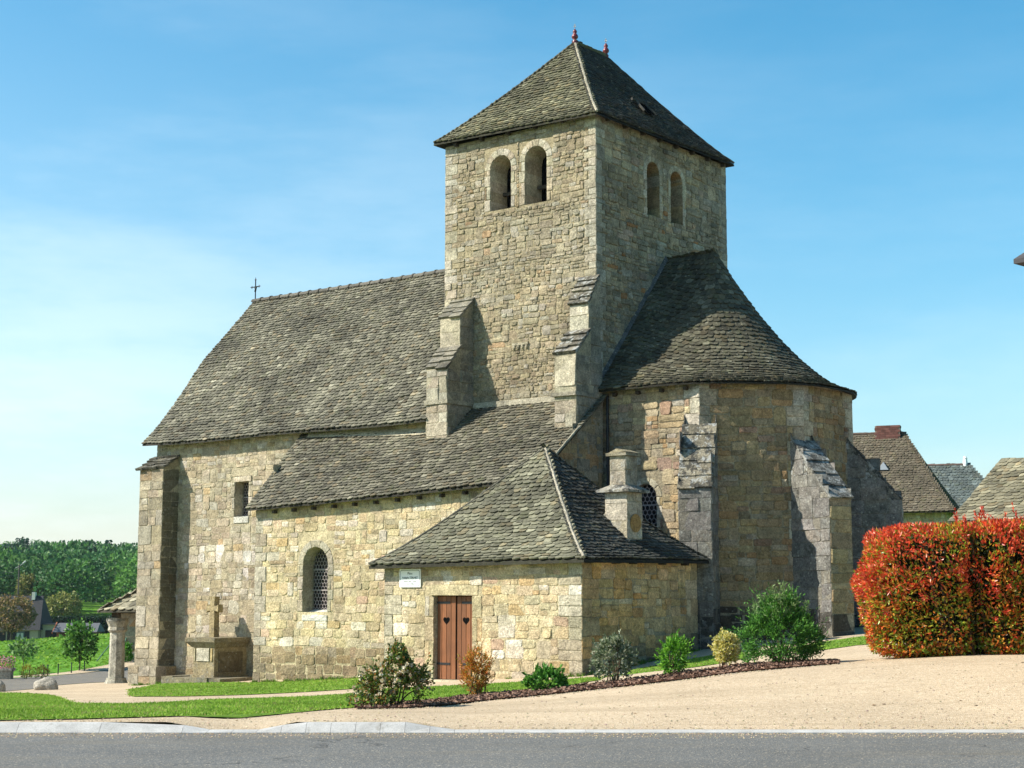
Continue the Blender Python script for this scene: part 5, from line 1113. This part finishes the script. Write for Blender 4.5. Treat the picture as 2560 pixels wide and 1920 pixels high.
def tree(name, x, y, z, H, rx, rz, zc, n, L, Wd, cols, label, seed, trunk=.1, wts=None, gap=-.2, group=None, limbs=9, rot=0, inner=.35):
    rg = np.random.default_rng(seed); root = empty(name, (x, y, z), rot, label, 'tree', group); P, d = on_ellipsoid(rg, n, (rx, rx, rz), inner)
    f = 1.8 / rx; g = np.array([noise.noise((a * f * 1.3 + seed, b * f * 1.3, c * f * 1.3)) for a, b, c in P]); P = P * (1 + .30 * np.array([noise.noise((a * 1.7, b * 1.7, c * 1.7 + seed)) for a, b, c in d]))[:, None]
    k = g > gap; P, d = P[k], d[k]; n = len(P); c = mixcol(rg, n, cols, wts, .3); P = P + np.array([0, 0, zc])
    V, F, cc_ = leaf_mesh(P, d * .4 + rg.normal(0, .7, (n, 3)), L * rg.uniform(.7, 1.3, n), Wd * rg.uniform(.7, 1.3, n), c, rg); mesh_np('crown', V, F, cc_, M['leaf'], root)
    m = MB(); m.tube([(0, 0, -.2), (.03, .02, zc * .5), (0, .04, zc), (0, 0, zc + rz * .6)], [trunk, trunk * .75, trunk * .5, trunk * .15], (.10, .08, .055, 0), 7)
    for i in rg.choice(n, limbs): q = P[i]; s_ = np.array([0, 0, zc * rg.uniform(.45, .9)]); m.tube([s_, (s_ + q) / 2 + [0, 0, .1 * rx], q * [.9, .9, 1]], [trunk * .45, trunk * .28, trunk * .1], (.10, .08, .055, 0), 5)
    m.build('trunk', M['any'], root); return root
GR = [(.07, .19, .03), (.11, .26, .04), (.16, .32, .06), (.05, .12, .02)]
tree('young_tree', -19.66, 74.65, gz1(-19.66, 74.65), 2.3, .80, .95, 1.35, 2600, .18, .12, GR, 'young leafy green tree on the meadow before the wooden shed', 501, .035, gap=-.02, inner=.15, limbs=16)
tree('young_tree', -22.0, 73.9, gz1(-22, 73.9), 1.5, .72, .55, 1.1, 800, .18, .11, [(.10, .20, .06), (.15, .26, .08)], 'thin sparse young tree on the meadow by the flower planter', 502, .022, gap=.08, inner=.15, limbs=14)
pl = empty('flower_planter', (-21.3, 67.6, gz1(-21.3, 67.6)), .1, 'stone flower trough with pink blooms at the far roadside', 'planter')
m = MB(); m.box(-.9, .72, -.3, .3, 0, .42, (.42, .36, .28, .2)); m.box(-.95, .77, -.34, .34, .36, .45, (.42, .36, .28, .2)); m.build('trough', M['stone'], pl)
rg = np.random.default_rng(77); q = rg.uniform(-1, 1, (1000, 3)) * [.85, .3, .3] + [-.05, 0, .62]; V, F, c = leaf_mesh(q, rg.normal(0, 1, (1000, 3)), .08, .06, np.where(rg.random((1000, 1)) < .6, mixcol(rg, 1000, [(.62, .16, .36), (.70, .36, .48), (.62, .22, .18)]), mixcol(rg, 1000, [(.07, .16, .03)])), rg); mesh_np('flowers', V, F, c, M['leaf'], pl)
shrub('box_shrub', -20.05, 67.9, (.28, .25, .3), .26, 700, .05, .03, [(.30, .30, .03), (.20, .24, .03), (.38, .32, .05)], None, 'yellow green ball shrub beside the pink flower trough', 'shrub', 311, nst=4)
shrub('box_shrub', -19.5, 68.1, (.30, .25, .27), .24, 700, .05, .03, [(.10, .12, .02), (.16, .15, .03), (.22, .20, .03)], None, 'darker olive ball shrub, right of the yellow green one', 'shrub', 312, nst=4)
fp0 = None
for i, (px, dd) in enumerate(((81, 70.2), (116, 71), (126, 71.3), (152, 72.2), (185, 73.2), (217, 74.2))):
    x = (px - 1280) / 4085 * dd; zg = gz1(x, dd)
    if fp0 is None: m = MB(); m.tube([(0, 0, -.1), (0, 0, .45)], .03, (.03, .05, .035), 6); m.lathe([(.036, .43), (.036, .47), (.01, .49)], (0, 0, 0), (.03, .05, .035), 6); fp0 = o = m.build('fence_post', M['any'])
    else: o = fp0.copy(); C.objects.link(o)
    o.location = (x, dd, zg); tag(o, 'thin dark post in the row along the far roadside meadow', 'post', 'thin posts along the meadow')
sw = empty('swing_frame', (-18.95, 78.5, gz1(-18.95, 78.5)), 0, 'green metal swing frame standing behind the porch column', 'swing')
m = MB()
for x, y in ((-.75, -.6), (.0, .6)): m.tube([(x, y, 0), (.12, 0, 1.30)], .03)
m.build('leg_frame', M['greenpaint'], sw); m = MB()
for x, y in ((.15, -.6), (.95, .6)): m.tube([(x + .1, y, 0), (.52, .2, 1.32)], .03)
m.build('leg_frame', M['greenpaint'], sw); m = MB(); m.tube([(.0, 0, 1.31), (.62, .2, 1.33)], .035); m.build('crossbar', M['greenpaint'], sw)
gp_ = empty('gate_pier', (-18.12, 79.0, gz1(-17.75, 79)), .1, 'rough stone gate pier seen between porch column and church', 'gate pier')
m = MB(); wall_box(m, -.55, .75, -.4, .4, -.3, 1.9, 141, 'nave', dict(hr=(.3, .45), wr=(.35, .8), split=.1), 'SEWN'); m.build('pier', M['stone'], gp_); m = MB(); m.box(-.62, .82, -.47, .47, 1.9, 2.02, (.42, .38, .30, .4)); m.build('capstone', M['stone'], gp_)
shrub('ivy_shrub', -18.35, 77.8, (.3, .3, .45), .38, 500, .12, .09, [(.06, .20, .02), (.10, .28, .03)], None, 'bright green climbing shrub at the foot of the gate pier', 'shrub', 313, nst=3)

# ------------------------------------------------------------------ houses
def slope_house(name, loc, rz, w_, d_, hz, rise, hipL, hipR, label, wallcol, tint, seed, over=.35, rows=26, width=.24, pal='annex', backslates=False, p=1.06, wallf='SEW', var=1.0):
    """walls and a hipped or gabled roof; origin at the middle of the front's foot, front looks to -y"""
    root = empty(name, loc, rz, label, 'house'); m = MB()
    for f, P, Q in (('S', (-w_ / 2, 0), (w_ / 2, 0)), ('E', (w_ / 2, 0), (w_ / 2, d_)), ('N', (w_ / 2, d_), (-w_ / 2, d_)), ('W', (-w_ / 2, d_), (-w_ / 2, 0))):
        W_ = Wall(m, P, Q, seed + ord(f), pal); out = [(0, -1), (W_.W, -1), (W_.W, hz), (0, hz)]
        if (f == 'E' and not hipR) or (f == 'W' and not hipL): out = out[:3] + [(W_.W / 2, hz + rise - .15), (0, hz)]
        W_.panel(out, (), wallcol)
        if f in wallf: W_.lay(-.6, hz - .02, (.22, .34), (.3, .65))
    m.build('wall', M['stone'], root); x0, x1, y0, y1 = -w_ / 2 - over, w_ / 2 + over, -over, d_ + over; ez = hz - .12; ym = d_ / 2
    T0, T1 = (-w_ / 2 + hipL - (0 if hipL else over), ym, hz + rise), (w_ / 2 - hipR + (0 if hipR else over), ym, hz + rise)
    a, b, c, d = (x0, y0, ez), (x1, y0, ez), (x1, y1, ez), (x0, y1, ez)
    rf = roof('roof', hipquad(a, b, T0, T1, p), root, rows, seed + 1, width, tint, na=10, var=var); roof('roof', hipquad(c, d, T1, T0, p), root, rows, seed + 2, width, tint, slates=backslates, na=10)
    if hipR: roof('roof', hipquad(b, c, T1, T1, p), root, rows, seed + 3, width, tint, na=10, var=var)
    if hipL: roof('roof', hipquad(d, a, T0, T0, p), root, rows, seed + 4, width, tint, na=10, var=var)
    return root, rf, T0, T1
# house with a steep brown slate roof and brick chimney behind the apse
HA, rf, T0, T1 = slope_house('house', (16.76, 80.5, 2.0), -.35, 9.2, 7.0, 4.3, 4.1, 0, 2.25, 'house with tall brown slate roof and red brick chimney behind the apse', (.38, .33, .23), (.095, .08, .056), 601, .45, 34, .20, var=.5)
hip_line('ridge_tiles', [np.array(T0), np.array(T1)], HA, .10, (.10, .07, .055), 'slate')
m = MB(); x, y, z = T1[0] - .9, T1[1], T1[2]; rngb = random.Random(12)
for k in range(6):
    for j in range(5): 
        c_ = rngb.uniform(.7, 1.2); m.box(x - .55 + j * .24 + (.1 if k % 2 else 0), x - .55 + j * .24 + .23 + (.1 if k % 2 else 0), y - .3, y + .3, z - .3 + k * .12, z - .3 + k * .12 + .11, (.14 * c_, .06 * c_, .05 * c_, 0))
m.box(x - .53, x + .72, y - .28, y + .28, z - .9, z + .40, (.2, .15, .12, 0)); m.build('chimney', M['any'], HA)
m = MB(); px_, py_, pz_ = 1.5, 1.75, 4.3 + 2.2; m.add([(px_ - .3, py_ - .2, pz_ - .1), (px_ + .25, py_ - .2, pz_ - .1), (px_, py_ + .3, pz_ + .3), (px_, py_ - .16, pz_ + .3)], [(0, 1, 3), (1, 2, 3), (2, 0, 3)]); m.build('roof_vent', M['zinc'], HA)
HB, rf, T0, T1 = slope_house('house', (27.0, 98.3, 2.2), -.3, 7.6, 6.9, 4.0, 4.05, 0, 3.2, 'grey blue slate roofed house with white cowl, farthest of the three', (.36, .33, .27), (.075, .092, .09), 611, .46, 26, .27, var=.6)
hip_line('ridge_tiles', [np.array(T0), np.array(T1)], HB, .09, (.12, .08, .07), 'slate'); m = MB(); m.lathe([(.14, -.1), (.15, .1), (.12, .4), (.14, .42), (.07, .55)], (T1[0] - .15, T1[1], T1[2]), (.75, .76, .78, 0), 10); m.build('chimney_cowl', M['any'], HB)
HC, rf, T0, T1 = slope_house('house', (21.74, 62.59, 1.7), -.80, 9.5, 7.8, 3.5, 2.65, 0, 0, 'low house with thick stone slate roof rising over the hedge', (.52, .47, .34), (.15, .137, .09), 621, .5, 20, .36)
m = MB(); m.box(-4.2, 2.2, -.05, .05, .6, 3.2, (.03, .022, .018, 0)); m.build('barn_dark_panel', M['dark'], HC)  # dark panel on the wall paints the shade of an opening
# the building at the right edge: only a corner of its eave enters the picture
rzD = math.atan2(.68, .73); dE = np.array([.73, .68]); sE = np.array([.68, -.73])
tip = np.array([7.57, 24.0]); ctr = tip + (dE + sE) * .42
D_ = empty('corner_house', (ctr[0], ctr[1], gz1(12, 26)), math.atan2(-.73, .68), 'building at the right edge showing only a dark eave corner against the sky', 'house')
m = MB(); m.box(0, 7, 0, 6, -1, 6.42, (.4, .36, .27, 0)); m.build('wall', M['stone'], D_)
m = MB(); hz = 7.07 - gz1(12, 26); m.add([(-.42, -.42, hz), (7.42, -.42, hz), (7.42, 6.42, hz), (-.42, 6.42, hz), (-.42, -.42, hz + .07), (7.42, -.42, hz + .07), (7.42, 6.42, hz + .07), (-.42, 6.42, hz + .07), (2.6, 3, hz + 3), (4.4, 3, hz + 3)], [(3, 2, 1, 0), (0, 1, 5, 4), (1, 2, 6, 5), (2, 3, 7, 6), (3, 0, 4, 7), (4, 5, 9, 8), (5, 6, 9), (6, 7, 8, 9), (7, 4, 8)], (.05, .05, .055, 0)); m.build('roof', M['any'], D_)
# ---- valley on the left: house, wing, shed, trees, pole
def vx(px, y): return (px - 1280) / 4085 * y
def vz(py, y): return 2.1 - (py - 1490) / 4085 * y
Y = 232.0; zf_ = vz(1615, Y)
vh = empty('cottage', (vx(40, Y), Y, zf_), 0, 'cottage in the valley with dark steep slate roof and shuttered windows', 'house')
xl, xr = vx(-90, Y) - vx(40, Y), vx(98, Y) - vx(40, Y); hz = vz(1570, Y) - zf_; rz_ = vz(1489, Y) - zf_
m = MB(); m.box(xl, xr, 0, 7, -1, hz, (.36, .28, .21, 0)); m.build('wall', M['any'], vh)
m = MB(); o_ = .35; m.add([(xl - o_, -o_, hz - .25), (xr + o_, -o_, hz - .25), (xr + o_, 7 + o_, hz - .25), (xl - o_, 7 + o_, hz - .25), (xl - o_, 3.2, rz_), (xr - .3, 3.2, rz_)], [(0, 1, 5, 4), (1, 2, 5), (2, 3, 4, 5), (3, 0, 4), (3, 2, 1, 0)], (.028, .029, .033, 0)); m.build('roof', M['any'], vh)
m = MB(); m.box(vx(66, Y) - vx(40, Y), vx(74, Y) - vx(40, Y), 2.6, 3.4, rz_ - .6, rz_ + .5, (.55, .52, .48, 0)); m.build('chimney', M['any'], vh)
for a, b, c_ in ((-12, 18, (.02, .02, .022)), (22, 43, (.012, .012, .014)), (65, 77, (.02, .02, .025))):
    m = MB(); m.box(vx(a, Y) - vx(40, Y), vx(b, Y) - vx(40, Y), -.08, .02, .05, vz(1577, Y) - zf_, (*c_, 0)); m.build('shutter', M['any'], vh)
m = MB(); m.box(vx(43.3, Y) - vx(40, Y), vx(64.7, Y) - vx(40, Y), -.04, .02, .1, vz(1577, Y) - zf_, (.10, .11, .12, 0)); wn = m.build('window', M['any'], vh)
m = MB()
for s_ in (-1, 1): m.prism([(vx(54, Y) - vx(40, Y) + s_ * .55, -.06, .2), (vx(54, Y) - vx(40, Y) + s_ * .45, -.06, 1.9), (vx(54, Y) - vx(40, Y) + s_ * .05, -.06, 1.9), (vx(54, Y) - vx(40, Y) + s_ * .3, -.06, 1.0)], (0, .012, 0), (.45, .44, .40, 0))
m.build('curtain', M['any'], wn)
wg = empty('garage', (vx(130, Y), Y + 1.2, zf_), 0, 'low garage wing with a dark doorway between cottage and shed', 'garage'); m = MB(); m.box(vx(99.5, Y) - vx(130, Y), vx(165, Y) - vx(130, Y), 0, 5, -1, vz(1562, Y) - zf_, (.38, .31, .24, 0)); m.build('wall', M['any'], wg)
m = MB(); m.box(vx(111, Y) - vx(130, Y), vx(150, Y) - vx(130, Y), -.1, .02, -.2, vz(1575, Y) - zf_, (.02, .014, .012, 0)); m.build('doorway', M['any'], wg)
m = MB(); m.box(vx(98.5, Y) - vx(130, Y), vx(168, Y) - vx(130, Y), -.3, 5.2, vz(1562, Y) - zf_, vz(1559, Y) - zf_, (.07, .065, .06, 0)); m.build('roof', M['any'], wg)
Y = 205.0; zf2 = vz(1617, Y)
sd = empty('garden_shed', (vx(192, Y), Y, zf2), 0, 'small reddish wooden shed with grey roof behind the young tree', 'shed'); X0, X1 = vx(146, Y) - vx(192, Y), vx(240, Y) - vx(192, Y); hz = vz(1579, Y) - zf2
m = MB(); m.box(X0, X1, 0, 3, -.5, hz, (.14, .06, .04, 0)); m.box(X0 - .05, X0 + .35, -.06, -.005, -.2, hz, (.36, .10, .05, 0)); m.build('wall', M['any'], sd)
m = MB(); rt = vz(1557, Y) - zf2; m.add([(X0 - .5, -.6, hz), (X1 + .4, -.6, hz), (X1 + .4, 3.6, hz), (X0 - .5, 3.6, hz), (X0 - .2, 1.5, rt), (X1 + .25, 1.5, rt)], [(0, 1, 5, 4), (2, 3, 4, 5), (1, 2, 5), (3, 0, 4), (3, 2, 1, 0)], (.10, .105, .115, 0)); m.prism([(X0 - .52, -.7, hz - .1), (X0 - .52, 1.5, rt + .1), (X0 - .52, 1.5, rt - .15), (X0 - .52, -.5, hz - .25)], (.08, 0, 0), (.45, .14, .07, 0)); m.build('roof', M['any'], sd)
Y = 262.0; rg = np.random.default_rng(90)
hb = empty('conifer_hedge', (vx(190, Y), Y, vz(1600, Y)), 0, 'long dark clipped evergreen hedge behind the shed', 'hedge'); n = 9000; x0_, x1_ = vx(100, Y) - vx(190, Y), vx(290, Y) - vx(190, Y); ht = vz(1544, Y) - vz(1600, Y)
P = np.c_[rg.uniform(x0_, x1_, n), rg.uniform(-.8, .8, n), rg.uniform(0, 1, n) ** .7 * ht]; V, F, c = leaf_mesh(P, rg.normal(0, 1, (n, 3)) + [0, -.2, .5], .5, .35, mixcol(rg, n, [(.018, .05, .02), (.03, .075, .025), (.012, .03, .015)]), rg); mesh_np('foliage', V, F, c, M['leaf'], hb)
Y = 205; tree('bronze_tree', vx(32, Y), Y, vz(1622, Y), 6, 3.3, 2.5, vz(1532, Y) - vz(1622, Y), 4200, .34, .24, [(.20, .13, .05), (.15, .13, .04), (.26, .17, .07), (.10, .10, .03)], 'bronze leaved tree in front of the valley cottage', 511, .22, gap=-.1, limbs=14)
Y = 290; tree('olive_tree', vx(160, Y), Y, vz(1585, Y), 7, 3.4, 2.6, vz(1519, Y) - vz(1585, Y), 3500, .5, .36, [(.20, .22, .05), (.26, .26, .07), (.14, .17, .04)], 'rounded yellow green tree rising over the dark evergreen hedge', 512, .22, gap=-.25)
Y = 305; tree('olive_tree', vx(70, Y), Y, vz(1585, Y), 9, 2.2, 2.4, vz(1470, Y) - vz(1585, Y), 2500, .5, .36, [(.20, .21, .05), (.25, .24, .07), (.14, .16, .04)], 'yellow green tree behind the cottage roof beside the pole', 513, .22, gap=-.2)
tree('olive_tree', vx(112, Y), Y, vz(1585, Y), 9, 2.2, 3.2, vz(1530, Y) - vz(1585, Y), 2500, .5, .36, [(.13, .17, .04), (.18, .20, .05), (.10, .13, .03)], 'darker olive tree between the two yellow green ones', 514, .22, gap=-.2)
Y = 240; po = empty('utility_pole', (vx(45, Y), Y, vz(1610, Y)), 0, 'slim dark utility pole with a lamp arm before the wooded hill', 'pole'); zt_ = vz(1413, Y) - vz(1610, Y)
m = MB(); m.tube([(0, 0, 0), (0, 0, zt_)], [.16, .11], (.09, .08, .07)); m.build('mast', M['any'], po); m = MB(); m.tube([(-.6, 0, zt_ - .5), (0, 0, zt_ - .2), (.8, 0, zt_ + .4)], .06, (.25, .26, .27)); m.tube([(.55, 0, zt_ + .25), (.95, 0, zt_ + .55)], .12, (.4, .41, .42)); m.build('lamp_arm', M['any'], po)
m = MB()
for dz in (0, .5):
    m.tube([(-.02 - k * 3.2, -k * .4, zt_ - .9 - dz - (k * 1.1 - k * k * .10) * .35) for k in range(9)], .018, (.2, .2, .2), 4)
m.build('wire', M['any'], po)
# ---- wooded hill: a far-off wood that reads as one mass
rg = np.random.default_rng(33); Ps, Ds, Ls, Cs = [], [], [], []
def crown_pts(x, y, z, r, h, n, conifer, tint):
    if conifer:
        t = rg.random(n) ** 1.35; a = rg.uniform(0, 2 * np.pi, n); rr = r * (1 - t) * rg.uniform(.6, 1, n) + .12; P = np.c_[x + rr * np.cos(a), y + rr * np.sin(a), z + h * .1 + t * h * .95]; D = np.c_[np.cos(a), np.sin(a), -.3 + 0 * a]
    else:
        d = rg.normal(0, 1, (n, 3)); d /= np.linalg.norm(d, axis=1)[:, None]; d[:, 2] = np.abs(d[:, 2]) * 1.0 - .35 * (rg.random(n) < .4); lump = 1 + .25 * np.sin(d[:, 0] * 5 + x) * np.sin(d[:, 1] * 5 + y) * np.cos(d[:, 2] * 4); P = d * lump[:, None] * [r, r, h * .42] + [x, y, z + h * .55]; D = d + rg.normal(0, .6, (n, 3))
    Ps.append(P); Ds.append(D); Ls.append(np.full(n, .85 if not conifer else .8)); Cs.append(np.clip(tint * rg.uniform(.7, 1.35, (n, 1)), .004, 1))
for y in np.arange(306, 985, 8.6):
    xa, xb = -.345 * y - 15, -.345 * y + .12 * y + 10
    for x in np.arange(xa, xb, 8.4):
        xx, yy = x + rg.normal(0, 2.2), y + rg.normal(0, 2.2); con = rg.random() < (.08 + .55 * (noise.noise((xx * .02, yy * .012, 2)) > .22)); ridge = y > 920
        if ridge and rg.random() < .14: con = True
        r = rg.uniform(4.2, 6.8); h = rg.uniform(10, 15)
        if con: r = rg.uniform(2.6, 3.8); h = rg.uniform(11, 15)
        b = np.clip(rg.normal(.45, .35), 0, 1); tint = np.array([.024, .075, .04]) if con else np.array([.04, .125, .04]) * (1 - b) + np.array([.12, .26, .055]) * b
        crown_pts(xx, yy, gz1(xx, yy), r, h, 340 if con else 520, con, tint)
# the wood goes on beyond the picture's edges, more coarsely
for y in np.arange(320, 985, 15.):
    for x in np.concatenate([np.arange(-.85 * y, -.345 * y - 15, 14.), np.arange(-.225 * y + 10, -.04 * y, 14.)]):
        b = rg.random(); k = len(Ls); crown_pts(x + rg.normal(0, 3), y + rg.normal(0, 3), gz1(x, y), rg.uniform(6, 9), rg.uniform(10, 15), 80, False, np.array([.04, .125, .04]) * (1 - b) + np.array([.12, .26, .055]) * b); Ls[k] = Ls[k] * 2.6
P = np.vstack(Ps); L = np.concatenate(Ls); V, F, c = leaf_mesh(P, np.vstack(Ds), L, L * .8, np.vstack(Cs), rg)
tag(mesh_np('forest', V, F, c, M['leaf']), 'dense green wood of broadleaf trees and conifers covering the far hill', 'forest', kind='stuff')

# ------------------------------------------------------------------ air: pale even haze round the whole place
hm = bpy.data.materials.new('haze'); hm.use_nodes = True; ht = hm.node_tree; ht.nodes.clear()
vo = ht.nodes.new('ShaderNodeVolumePrincipled'); vo.inputs['Color'].default_value = (.80, .90, 1.0, 1); vo.inputs['Density'].default_value = .00007; vo.inputs['Anisotropy'].default_value = .2
ho = ht.nodes.new('ShaderNodeOutputMaterial'); ht.links.new(vo.outputs[0], ho.inputs['Volume'])
m = MB(); m.box(-4200, 4200, -1600, 5200, -500, 60); tag(m.build('haze', hm), kind='stuff')
